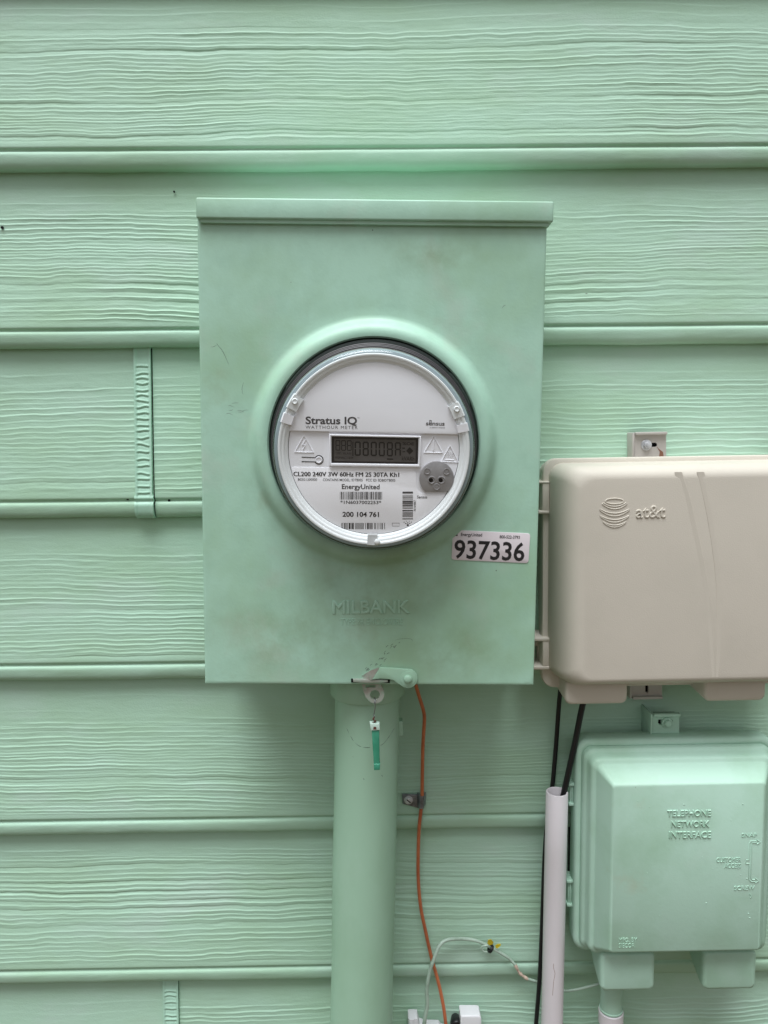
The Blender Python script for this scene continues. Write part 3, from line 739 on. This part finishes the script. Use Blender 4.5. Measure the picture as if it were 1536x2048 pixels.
tube('scratch', [on_conduit(*c6(*p)) for p in [(235, 1285), (265, 1350), (310, 1425), (370, 1470), (450, 1478), (560, 1455), (620, 1390), (665, 1320), (700, 1262)]], lambda t: .00012+.00012*math.sin(t*23)**2, 'ink2', CD.o, 5, 5)
for (x, y) in ((147, 1383), (562, 1730), (395, 1760), (300, 1560)):
    p_ = on_conduit(*c6(x, y)); tube('scuff', [p_, p_+Vector((.0006, 0, -.0012))], .0002, 'ink2', CD.o, 5, 2)

zz = P(806, 1446, -.045).z; cc2 = up(zz); box('set_tab', cc2.x+cr-.002, cc2.x+cr+.0035, cc2.y-.004, cc2.y+.006, zz-.007, zz+.007, 'conduit', CD.o, .001)

# ------------------------------------------------------------------ seal tag
SF = Frame('security_seal', BX.m @ Vector((BX.px(749, 1402, BD)[0], BD, BX.px(749, 1402, BD)[1])))
tag(SF.o, 'green plastic security seal hanging by a wire from the meter box latch', 'seal')
sy = 0.
W6 = lambda x, y, d=sy: SF.p3(*c6(x, y), d)
tube('wire', [W6(496, 1020, .010), W6(494, 1052, .009), W6(494, 1080, .001), W6(500, 1048, -.0005), W6(503, 1030, .004), W6(501, 1060, -.001), W6(502, 1100, -.001), W6(495, 1160, 0), W6(487, 1185, .001), W6(495, 1190, -.001), W6(497, 1210, 0)], .00042, 'steelwire', SF.o, 8)
tube('twist', [W6(497, 1200), W6(484, 1222, -.0005), W6(506, 1240), W6(482, 1255, .001), W6(500, 1270), W6(497, 1310)], .0007, 'rust', SF.o, 8)
hd = [(452, 1258), (541, 1264), (546, 1322), (462, 1326)]
prism('seal_cap', SF.pts([c6(*p) for p in hd], -.001), -.001, .0045, 'sealtop', SF.o, .0005)
prism('seal_hole', SF.pts([c6(487, 1290), c6(512, 1292), c6(513, 1316), c6(485, 1316)], -.0012), -.00112, 0, 'rust', SF.o)
bd_ = [(470, 1322), (540, 1322), (541, 1420), (543, 1560), (545, 1640), (543, 1684), (493, 1686), (488, 1610), (478, 1460)]
sb_ = prism('seal_body', SF.pts([c6(*p) for p in bd_], 0), 0, .004, 'seal', SF.o, .0011, seg=3)
prism('seal_end', SF.pts([c6(*p) for p in [(489, 1630), (547, 1628), (545, 1684), (492, 1687)]], -.0006), -.0006, .0045, 'seal', sb_, .0004)

# ------------------------------------------------------------------ copper wire and its clip
cw_ = [(828, 1358, -.030), (831, 1368, -.029), (838, 1392, -.026), (846, 1418, -.021), (848.8, 1436, -.018), (847, 1470, -.014), (845.5, 1500, -.011), (844.4, 1566, -.0100), (844.2, 1600, -.0098), (841.4, 1625, -.0092), (838, 1660, -.0090), (836.3, 1710, -.008), (836.6, 1760, -.008), (841.4, 1814, -.0085), (850.4, 1859, -.009), (862.4, 1913, -.010), (875.8, 1961, -.012), (884.5, 2000, -.014), (890, 2035, -.017), (893, 2080, -.018), (893, 2200, -.018)]
o_ = tube('copper_wire', [P(*p) for p in cw_], .00178, 'copper', None, 12, 8)
tag(o_, 'bare copper ground wire running from the box bottom down past the metal clip', 'wire')
CL = Frame('cable_clip', P(826, 1604, -.0036))
tag(CL.o, 'small zinc cable clip with a screw holding the copper wire', 'clip')
prism('strap_plate', CL.pts([(804, 1587), (841, 1588), (842, 1616), (805, 1606)], .001), -.0008, .0008, 'clipsteel', CL.o, .0003)
v, f = [], []; pa, pb = CL.p3(843.5, 1592, -.008), CL.p3(842.3, 1617, -.008)
cwx = (pa.x+pb.x)/2
sec = [(-.0042, -.0008), (-.0031, -.004), (-.0026, -.0072), (-.0016, -.0088), (.0002, -.0092), (.0018, -.0087), (.0027, -.0070), (.0031, -.0035), (.0046, -.0006)]
sec = [(x, y+.0004) for x, y in sec]; back = [(x*.72, y+.0007) for x, y in sec][::-1]
ring_ = sec+back
loops = [[(cwx+x+(.0006 if z == pa.z else 0), y, z) for x, y in ring_] for z in (pa.z, pb.z)]
loft('strap_loop', loops, 'clipsteel', CL.o, 40)
hex_screw('screw', (CL.px(817, 1600, -.0008)[0], -.0008, CL.px(817, 1600, -.0008)[1]), .0043, .0026, 'zinc', CL.o, True)

# ------------------------------------------------------------------ beige telecom box
c = P(1330, 1370, 0)
AT = Frame('telecom_box', (c.x, 0, c.z), (0, -.0058, 0))
tag(AT.o, 'large beige plastic telecom box with raised globe logo beside the meter box', 'utility box')
def c7(x, y): return (1040+x/3.097, 840+y/3.097)
ry = -.036; fy = -.078
rx0 = AT.px(1085, 1150, ry)[0]; rx1 = AT.px(1574, 1150, ry)[0]; rz1 = AT.px(1120, 917, ry)[1]; rz0 = AT.px(1110, 1376, ry)[1]
fx0 = AT.px(1166, 1150, fy)[0]; fx1 = rx1-(fx0-rx0); fz1 = AT.px(1300, 944, fy)[1]; fz0 = AT.px(1300, 1356, fy)[1]
def rl(x0, x1, z0, z1, r, y): return [(x, y, z) for x, z in rrect(x0, x1, z0, z1, r, 8)]
bp = loft('back_box', [rl(rx0+.004, rx1-.004, rz0+.004, rz1-.004, .010, .004), rl(rx0+.004, rx1-.004, rz0+.004, rz1-.004, .010, -.026)], 'beige', AT.o)
rim = loft('rim', [rl(rx0+.0006, rx1-.0006, rz0+.0006, rz1-.0006, .012, -.026), rl(rx0, rx1, rz0, rz1, .0125, -.0272), rl(rx0, rx1, rz0, rz1, .0125, ry+.0022), rl(rx0+.0006, rx1-.0006, rz0+.0006, rz1-.0006, .0122, ry+.0006), rl(rx0+.0022, rx1-.0022, rz0+.0022, rz1-.0022, .0115, ry)], 'beige', AT.o)
lo_ = []; m_ = .0052; cb0 = AT.px(1300, 1362, -.058)[1]
for k in range(15):
    t = k/14
    sx = 1-math.cos(t*math.pi/2); yy = ry+(fy-ry)*math.sin(t*math.pi/2)
    ex = lambda a_, b_: a_+(b_-a_)*sx
    rz_ = .0135; iz = .0022*(ry-yy)/(ry-fy); q_ = (fy+rz_-yy)/rz_
    if q_ > 0: iz += rz_*(1-math.sqrt(max(0., 1-q_*q_)))*.8
    lo_.append(rl(ex(rx0+m_, fx0), ex(rx1-m_, fx1), cb0+iz*.7, rz1-m_+.0012-iz, .013, yy))
lo_.insert(0, rl(rx0+m_, rx1-m_, cb0, rz1-m_, .013, ry+.002))
acov = loft('cover', lo_, 'beige', AT.o, 60, cap0=False)
# curved raised band
Lc = [(1000, 322), (1022, 384), (1045, 455), (1068, 545), (1090, 650), (1116, 765), (1140, 880), (1157, 980), (1170, 1080), (1182, 1180), (1190, 1280), (1200, 1450), (1204, 1592)]
Rc = [(1098, 322), (1115, 384), (1131, 455), (1150, 545), (1167, 640), (1182, 730), (1195, 820), (1206, 910), (1215, 1010), (1220, 1120), (1222, 1230), (1222, 1420), (1214, 1592)]
def ramp(curve, sgn, wid, name):
    """gentle ramp that rises to a crisp step along the curve; sgn = side the ramp runs out to"""
    v, f = [], []; pp = AT.pts([c7(*p) for p in curve], fy); n = len(pp)
    for k, (x, z) in enumerate(pp):
        e_ = math.sin(math.pi*min(1, max(0, (k+.3)/(n-.4))))**.8
        v += [(x+sgn*wid, fy+.0002, z), (x+sgn*.0012, fy-.00034*e_, z), (x, fy-.00034*e_, z), (x-sgn*.0006, fy+.0002, z)]
    for k in range(n-1):
        for q in range(3): f.append((k*4+q, k*4+q+1, k*4+q+5, k*4+q+4))
    mesh(name, v, f, 'beige', acov, 25)
ramp(Lc, -1, .006, 'band_edge'); ramp(Rc, 1, .006, 'band_edge')
# globe mark
gc = (585, 573); gr = 91
def gl(pts, r=.00055, nm='globe_stripe'):
    L = [Vector((x, fy-.0001, z)) for x, z in AT.pts([c7(*p) for p in pts], fy)]
    return tube(nm, L, r, 'beige', acov, 6, 0, caps=False)
gl([(585+56*math.cos(R(t)), 503+17*math.sin(R(t))) for t in range(0, 361, 12)])
for yt, sg, gap in ((514, 22, 17), (552, 26, 19), (592, 26, 18), (630, 22, 14)):
    a_ = math.sqrt(max(0, gr**2-(yt-gc[1])**2))*1.0
    a2 = math.sqrt(max(0, gr**2-(yt+gap-8-gc[1])**2))
    top_ = [(585-a_+2*a_*i/16, yt+sg*(1-(2*i/16-1)**2)) for i in range(17)]
    bot_ = [(585+a2-2*a2*i/16, yt+6+(sg+gap-8)*(1-(2*i/16-1)**2)) for i in range(17)]
    gl(top_+bot_+[top_[0]])
text('at&t', c7(716, 609), c7(900, 606), 78/3.097, fy, 'beige', acov, AT, bold=.0, ext=.0009, bev=.04)
# hinge brackets on the left side
def brk(name, pts, y0, y1, parent=AT.o, m='beige', holes=()): return prism(name, AT.pts([c7(*p) for p in pts], y0), y0, y1, m, parent, .0008 if not holes else 0, holes=[AT.pts([c7(*p) for p in h], y0) for h in holes])
hg = brk('hinge', [(138, 380), (184, 380), (184, 580), (138, 580)], ry-.004, -.02)
brk('hinge_tab', [(112, 380), (184, 380), (184, 394), (112, 394)], ry-.0046, -.014, hg); brk('hinge_tab', [(112, 562), (184, 562), (184, 582), (112, 582)], ry-.0046, -.014, hg)
hg = brk('hinge', [(140, 1352), (186, 1352), (186, 1548), (140, 1548)], ry-.005, -.02)
brk('hinge_tab', [(60, 1350), (186, 1350), (186, 1372), (60, 1372)], ry-.0056, -.012, hg); brk('hinge_tab', [(60, 1526), (186, 1526), (186, 1548), (60, 1548)], ry-.0056, -.012, hg)
brk('hinge_loop', [(86, 1374), (122, 1374), (122, 1524), (86, 1524)], -.022, -.014, hg, 'beige', [[(92, 1400), (108, 1400), (108, 1498), (92, 1498)]])
# cable ports under the box
def port(fr, L, y0, y1, z_top, parent, mt, r, flare=.3):
    x0, x1, z0 = L
    w_ = x1-x0
    lp = [rl(x0, x1, z0+.003, z_top, r, y1), rl(x0, x1, z0+.0008, z_top, r, y0+.02), rl(x0, x1, z0, z_top, r, y0+.003), rl(x0+.0008, x1-.0008, z0+.0008, z_top-.0008, r*.95, y0+.0008), rl(x0+.0028, x1-.0028, z0+.0028, z_top-.002, r*.8, y0)]
    return loft('cable_port', lp, mt, parent, 60)
for a_, b_, yb in ((268, 668, 1764), (1128, 1524, 1744)):
    pyy = -.060
    x0 = AT.px(*c7(a_+14, 1700), pyy)[0]; x1 = AT.px(*c7(b_, 1700), pyy)[0]; z0 = AT.px(*c7((a_+b_)/2, yb), pyy)[1]
    port(AT, (x0, x1, z0), pyy, .002, rz0+.016, AT.o, 'beige', .006)
# mounting ears
def ear(fr, conv, name, x0, x1, y0, y1, yy, material, parent, lip_top, slot, mlip=True):
    out = [conv(x0, y0), conv(x1, y0), conv(x1, y1), conv(x0, y1)]
    o = prism(name, fr.pts(out, yy), yy, yy+.0025, material, parent, 0, holes=[fr.pts([conv(*p) for p in slot], yy)])
    a_, b_ = fr.px(*conv(x0, y0), yy), fr.px(*conv(x1, y1), yy)
    lx0, lx1, lz1, lz0 = a_[0], b_[0], a_[1], b_[1]
    zl = lz1 if lip_top else lz0
    box('ear_lip', lx0+.0004, lx1-.0004, yy-.0035, yy+.0022, zl-.0024 if lip_top else zl-.0004, zl+.0004 if lip_top else zl+.0024, material, o, .0007)
    box('ear_side', lx0-.0022, lx0-.0001, yy-.0018, .006, lz0, lz1, material, o, .0008)
    box('slot_back', lx0+.003, lx1-.003, yy+.006, yy+.0065, lz0+.001, lz1-.001, 'dark', o, 0)
    return o
sl_ = [(760, 143), (842, 140), (850, 148), (850, 160), (842, 166), (760, 169)]
e1 = ear(AT, c7, 'mounting_ear', 708, 905, 78, 250, -.013, 'greyear', AT.o, True, sl_)
kx, kz = AT.px(*c7(783, 155), -.0135); hex_screw('screw', (kx, -.0132, kz), .0050, .0036, 'zinc', e1)
prism('rust_streak', AT.pts([c7(*p) for p in [(846, 164), (862, 180), (886, 198), (890, 226), (862, 226), (866, 196)]], -.0132), -.0132, -.0128, 'stem', e1)
ear(AT, c7, 'mounting_ear', 692, 880, 1600, 1720, -.013, 'greyear', AT.o, False, [(776, 1640), (796, 1640), (796, 1684), (788, 1690), (776, 1684)])

# ------------------------------------------------------------------ mint telephone interface box
c = P(1345, 1905, 0)
NB = Frame('telephone_interface_box', (c.x, 0, c.z), (0, -.002, 0))
tag(NB.o, 'mint painted telephone interface box with stepped raised cover below the beige box', 'utility box')
def c8(x, y): return (1050+x/2.934, 1350+y/2.934)
ny = -.034; nf = -.074
nx0 = NB.px(1150, 1700, ny)[0]; nx1 = NB.px(1543, 1700, ny)[0]; nz1 = NB.px(1300, 1478, ny)[1]; nz0 = NB.px(1165, 1903, ny)[1]
qx0 = NB.px(1224.5, 1740, nf)[0]; qx1 = NB.px(1524, 1740, nf)[0]; qz1 = NB.px(1350, 1570, nf)[1]; qz0 = NB.px(1350, 1902, nf)[1]
def nl(fr_, y, r, e=0):
    m = lambda a_, b_: a_+(b_-a_)*fr_
    return rl(m(nx0, qx0)+e, m(nx1, qx1)-e, m(nz0, qz0)+e, m(nz1, qz1)-e, r, y)
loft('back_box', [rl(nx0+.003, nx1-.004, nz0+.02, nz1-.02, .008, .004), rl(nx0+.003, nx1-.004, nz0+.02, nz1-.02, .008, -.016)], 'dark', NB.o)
loft('rim', [nl(.03, -.014, .012), nl(0, -.0155, .0125), nl(0, -.030, .0125), nl(.03, -.0325, .0125), nl(.10, -.0340, .0120), nl(.20, -.0344, .0105), nl(.24, -.0330, .010)], 'plastic', NB.o, 60)
ncov = loft('cover', [nl(.22, -.030, .010), nl(.22, -.0385, .010), nl(.25, -.0405, .0098), nl(.31, -.0415, .0092), nl(.35, -.0430, .0088), nl(.38, -.0490, .0085), nl(.41, -.0520, .0082), nl(.47, -.0535, .0075), nl(.545, -.0540, .0065), nl(.575, -.0550, .006), nl(.62, -.0580, .0055), nl(.93, -.0715, .0035), nl(.965, -.0733, .0031), nl(1.02, -.0740, .0024)], 'plastic', NB.o, 60)
for s_, x0, x1, yb, h_ in (('TELEPHONE', 832, 1090, 830, 38), ('NETWORK', 856, 1080, 893, 38), ('INTERFACE', 843, 1090, 957, 40)):
    text(s_, c8(x0, yb), c8(x1, yb-2), h_/2.934, nf, 'plastic', ncov, NB, bold=.004, ext=.0009, bev=.04)
text('SNAP', c8(1270, 950), c8(1360, 949), 22/2.934, nf, 'plastic', ncov, NB, ext=.0005, bev=.014)
text('CUSTOMER', c8(1122, 1098), c8(1266, 1096), 26/2.934, nf, 'plastic', ncov, NB, ext=.0005, bev=.014)
text('ACCESS', c8(1168, 1132), c8(1266, 1130), 26/2.934, nf, 'plastic', ncov, NB, ext=.0005, bev=.014)
text('SCREW', c8(1226, 1262), c8(1346, 1260), 24/2.934, nf, 'plastic', ncov, NB, ext=.0005, bev=.014)
text('MFG. BY', c8(550, 1568), c8(656, 1567), 26/2.934, nf, 'plastic', ncov, NB, ext=.0005, bev=.014)
text('SIECOR', c8(550, 1600), c8(642, 1599), 26/2.934, nf, 'plastic', ncov, NB, ext=.0005, bev=.014)
def rid(pts, nm='bracket_mark', r=.00045):
    return tube(nm, [Vector((x, nf-.0001, z)) for x, z in NB.pts([c8(*p) for p in pts], nf)], r, 'plastic', ncov, 6, 0, caps=False)
rid([(1296, 1085), (1314, 1085), (1316, 985), (1326, 974), (1358, 974), (1358, 964), (1380, 980), (1360, 992), (1358, 984), (1332, 984), (1330, 992), (1328, 1098), (1326, 1190), (1332, 1200), (1350, 1200), (1350, 1190), (1370, 1208), (1350, 1220), (1350, 1212), (1326, 1212), (1314, 1200), (1314, 1105), (1296, 1105), (1296, 1085)])
rid([(1318, 1284), (1328, 1298), (1322, 1306)])
# paint runs and chips on the cover
rs = random.Random(4)
for _ in range(16):
    x, y = rs.uniform(530, 1380), rs.uniform(680, 1580)
    kx, kz = NB.px(*c8(x, y), nf); r_ = rs.uniform(.0003, .0007)
    lathe('paint_bump', [(r_*1.4, nf+.0001), (r_, nf-r_*.3), (r_*.3, nf-r_*.5)], 'plastic', ncov, kx, kz, 8, 80, True)
for a_, b_ in (((508, 1028), (510, 1105)), ((507, 1390), (505, 1430)), ((506, 1470), (508, 1500)), ((505, 1540), (503, 1585))):
    p, q = NB.p3(*c8(*a_), nf+.0012), NB.p3(*c8(*b_), nf+.0012)
    tube('paint_chip', [p, p.lerp(q, .3)+Vector((.0004, 0, 0)), p.lerp(q, .6)-Vector((.0003, 0, 0)), q], lambda t: .00015+.0004*math.sin(math.pi*t), 'stem', ncov, 6, 4)
# ports
for a_, b_, yt, yb in ((446, 762, 1640, 1856), (1046, 1357, 1640, 1848)):
    pyy = -.058
    x0 = NB.px(*c8(a_, 1780), pyy)[0]; x1 = NB.px(*c8(b_, 1780), pyy)[0]; z0 = NB.px(*c8((a_+b_)/2, yb), pyy)[1]; zt_ = nz0+.014
    zb_ = z0+.020
    lp = [rl(x0, x1, zb_, zt_, .004, .001), rl(x0, x1, zb_-.002, zt_, .004, -.016), rl(x0, x1, z0+.006, zt_, .0045, -.036), rl(x0, x1, z0, zt_, .005, pyy+.008), rl(x0, x1, z0, zt_, .005, pyy+.003), rl(x0+.0009, x1-.0009, z0+.0009, zt_-.001, .0046, pyy+.0008), rl(x0+.003, x1-.003, z0+.003, zt_-.002, .004, pyy)]
    loft('cable_port', lp, 'plastic', NB.o, 60)
# latches on its left side
for y0, y1, x0 in ((640, 770, 258), (1210, 1362, 247)):
    o = prism('latch', NB.pts([c8(x0+4, y0+8), c8(312, y0+8), c8(312, y1-8), c8(x0+4, y1-8)], -.024), -.024, -.012, 'plastic', NB.o, .0008)
    for yy in (y0, y1-14): prism('latch_lug', NB.pts([c8(x0, yy), c8(312, yy-4), c8(312, yy+14), c8(x0, yy+14)], -.027), -.027, -.010, 'plastic', o, .0009)
    prism('latch_rib', NB.pts([c8(x0+16, y0+12), c8(x0+24, y0+12), c8(x0+24, y1-12), c8(x0+16, y1-12)], -.0255), -.0255, -.020, 'plastic', o, .0005)
e2 = ear(NB, c8, 'mounting_ear', 748, 905, 226, 372, -.020, 'plastic', NB.o, True, [(782, 262), (858, 256), (868, 268), (860, 282), (790, 292), (780, 280)])
box('ear_shadow', NB.px(*c8(770, 350), -.0202)[0], NB.px(*c8(905, 350), -.0202)[0], -.0204, -.0190, NB.px(*c8(800, 372), -.0202)[1], NB.px(*c8(800, 342), -.0202)[1], 'dark', e2, 0)  # dark strip standing in for the shade at the foot of the ear
kx, kz = NB.px(*c8(833, 278), -.0204); hex_screw('screw', (kx, -.0204, kz), .0052, .0045, 'plastic', e2)

# ------------------------------------------------------------------ small pipe stub under the interface box
p0 = P(1223, 1975, -.030); p1 = P(1222, 2048, -.030)
SP = Frame('riser_pipe', (p0.x, -.030, 0))
tag(SP.o, 'thin mint painted riser pipe with a band below the interface box', 'pipe')
pr_ = .0104
def ring(z, r, n=32, cx=0, cy=0): return [(cx+r*math.cos(2*math.pi*i/n), cy+r*math.sin(2*math.pi*i/n), z) for i in range(n)]
zt2 = p0.z+.012
loft('pipe', [ring(0, pr_), ring(zt2, pr_)], 'plastic', SP.o)
zb2 = P(1223, 2036, -.040).z
loft('band', [ring(zb2-.012, pr_+.0002), ring(zb2-.012, pr_+.0016), ring(zb2, pr_+.0016), ring(zb2+.0006, pr_+.0002)], 'pvc', SP.o, cap0=False, cap1=False)
loft('band_rim', [ring(zb2+.0016, pr_+.0002), ring(zb2+.0018, pr_+.0010), ring(zb2+.0030, pr_+.0010), ring(zb2+.0034, pr_+.0002)], 'plastic', SP.o, cap0=False, cap1=False)

# ------------------------------------------------------------------ grey pvc riser (open top)
g0 = P(1114, 1583, -.030); g1 = P(1104, 2048, -.030); gd = (g1-g0)/(g1.z-g0.z)
gf = g0+gd*(-g0.z)
GP = Frame('grey_riser_pipe', (gf.x, gf.y, 0))
tag(GP.o, 'open-topped pale grey plastic riser pipe with black cable inside, left of the interface box', 'pipe')
def gup(z): p = g0+gd*(z-g0.z); return (p.x-gf.x, p.y-gf.y)
ro, ri = .01055, .0087
L = []
for z, r in [(z_, ro) for z_ in np.linspace(0, g0.z-.0006, 20)]+[(g0.z, ro-.0005), (g0.z, ri+.0004), (g0.z-.0006, ri), (g0.z-.10, ri), (g0.z-.10, .0003)]:
    c_ = gup(z); L.append(ring(z, r, 40, *c_))
loft('pipe', L, 'pvc', GP.o, 40, cap1=True)
ck = [(1098, 1440), (1092, 1465), (1094, 1485), (1086, 1510), (1088, 1530), (1086, 1560), (1090, 1600)]
def c9(x, y): return (780+x/3.339, 1560+y/3.339)
q = []
for x, y in [(1092, 1228), (1094, 1262), (1102, 1292), (1094, 1340), (1089, 1400), (1086, 1440)]:
    a_ = c9(x, y); w0 = P(*a_, -.0405); c_ = gup(w0.z); dx = w0.x-(c_[0]+gf.x); q.append(Vector((w0.x-gf.x, c_[1]-math.sqrt(max(1e-8, ro*ro-dx*dx))+.0001, w0.z)))
tube('crack', q, .00022, 'stem', GP.o, 5, 3)

# ------------------------------------------------------------------ black cables
ca = [(1124, 1340, -.022), (1121, 1376, -.018), (1117, 1420, -.013), (1112, 1490, -.009), (1106, 1560, -.0085), (1099, 1620, -.008), (1092, 1670, -.008), (1088, 1740, -.009), (1086, 1800, -.010), (1083, 1880, -.012), (1079, 1960, -.013), (1072, 2050, -.014), (1066, 2140, -.014)]
tag(tube('thin_cable', [P(*p) for p in ca], .0022, 'black', None, 12, 8), 'thin black cable dropping from the beige box behind the grey pipe', 'cable')
cb = [(1178, 1355, -.034), (1172, 1385, -.034), (1163, 1420, -.033), (1149, 1490, -.032), (1137, 1545, -.031), (1128, 1585, -.0295)]
pb = [P(*p) for p in cb]; zz = pb[-1].z
for d_ in (.02, .05): c_ = gup(zz-d_); pb.append(Vector((c_[0]+gf.x+.003, c_[1]+gf.y, zz-d_)))
tag(tube('thick_cable', pb, .00285, 'black', None, 12, 8), 'thicker black cable entering the open top of the grey pipe', 'cable')

# ------------------------------------------------------------------ painted bonding wire
WF = Frame('bonding_wire', P(853, 2040, -.020))
tag(WF.o, 'mint painted bonding wire arching over the copper wire, with yellow tape', 'wire')
off = Vector(WF.o.location)
bw_ = [(846, 2100, -.022), (849, 2042, -.021), (854.5, 2010, -.021), (853.4, 1979, -.021), (859.4, 1943, -.020), (868, 1918, -.019), (878.8, 1892, -.017), (893.8, 1880, -.014), (923.8, 1877.5, -.010), (950.7, 1881, -.009), (974.7, 1891, -.009), (992.6, 1901, -.009), (1016.6, 1916, -.009), (1031.6, 1931, -.009)]
tube('insulated_wire', [P(*p)-off for p in bw_], lambda t: .0021-.0007*t, 'wire', WF.o, 10, 8)
tube('worn_section', [P(*p)-off for p in [(1030, 1929, -.009), (1038, 1944, -.009), (1046, 1952, -.009), (1056, 1958.5, -.009)]], lambda t: .00155+.0003*math.sin(t*17), 'wirebare', WF.o, 8, 5)
tube('insulated_wire', [P(*p)-off for p in [(1054, 1957.5, -.009), (1066, 1961, -.008), (1080, 1966, -.007), (1104, 1976, -.006), (1129, 1981.5, -.007), (1150, 1979.5, -.009), (1166, 1976, -.010), (1195, 1968.5, -.012), (1215, 1962, -.013)]], .00135, 'wire', WF.o, 10, 8)
k0 = P(*c9(668, 1122), -.0095)-off; ax = (P(*c9(720, 1146), -.0095)-P(*c9(620, 1098), -.0095)).normalized(); pp = ax.cross(Vector((0, 1, 0))).normalized()
tp = tube('black_tie', [k0+(pp*math.cos(t)+Vector((0, 1, 0))*math.sin(t))*.0034+ax*(t/9-.3)*.0012 for t in np.linspace(0, 12.4, 40)], .0012, 'black', WF.o, 8, 0)
def flap(pts, y):
    vs = [P(*c9(*p), y+dy)-off for *p, dy in pts]; b_ = [p+Vector((0, .0007, 0)) for p in vs]; n = len(vs)
    mesh('yellow_tape', vs+b_, [tuple(range(n)), tuple(range(2*n-1, n-1, -1))]+[(i, (i+1) % n, n+(i+1) % n, n+i) for i in range(n)], 'yellow', WF.o, 20)
flap([(650, 1092, 0), (655, 1070, -.001), (676, 1066, -.002), (692, 1086, -.002), (686, 1098, -.001), (664, 1106, 0)], -.0125)
flap([(703, 1108, 0), (716, 1098, -.001), (740, 1096, -.002), (738, 1108, -.002), (718, 1124, -.001), (706, 1122, 0)], -.0115)
tube('frayed_end', [P(*c9(*p), -.012)-off for p in [(650, 1105), (618, 1110), (612, 1128), (628, 1146), (650, 1148)]], .0006, 'wire', WF.o, 6, 5)

# ------------------------------------------------------------------ white bonding bridge at the bottom
p0 = P(890, 2045, 0)
BB = Frame('grounding_bridge', (p0.x, 0, P(890, 2130, 0).z))
tag(BB.o, 'white plastic grounding bridge block where the copper wire ends', 'grounding block')
wy = -.017
def c9p(L, y): return BB.pts([c9(p[0], p[1]+46) for p in L], y)
prism('body', c9p([(122, 1552), (130, 1548), (184, 1549), (190, 1575), (200, 1604), (232, 1618), (330, 1620), (345, 1640), (400, 1660), (470, 1660), (600, 1660), (606, 1860), (118, 1860)], wy+.004), wy+.004, 0., 'white', BB.o, .0012)
prism('cover', c9p([(472, 1534), (480, 1530), (590, 1530), (604, 1536), (611, 1552), (612, 1700), (470, 1700)], wy), wy, -.002, 'white', BB.o, .0022, seg=4)
prism('clamp_jaw', c9p([(128, 1560), (160, 1560), (160, 1700), (124, 1700)], wy), wy+.001, -.004, 'white', BB.o, .0012)
q = P(*c9(444, 1640), wy+.006)-Vector(BB.o.location)
sc_ = lathe('terminal_screw', [(.0042, q.y+.012), (.0062, q.y+.004), (.0062, q.y), (.0052, q.y-.0015), (.003, q.y-.0018)], 'black', BB.o, q.x, q.z, 20, 40, True)
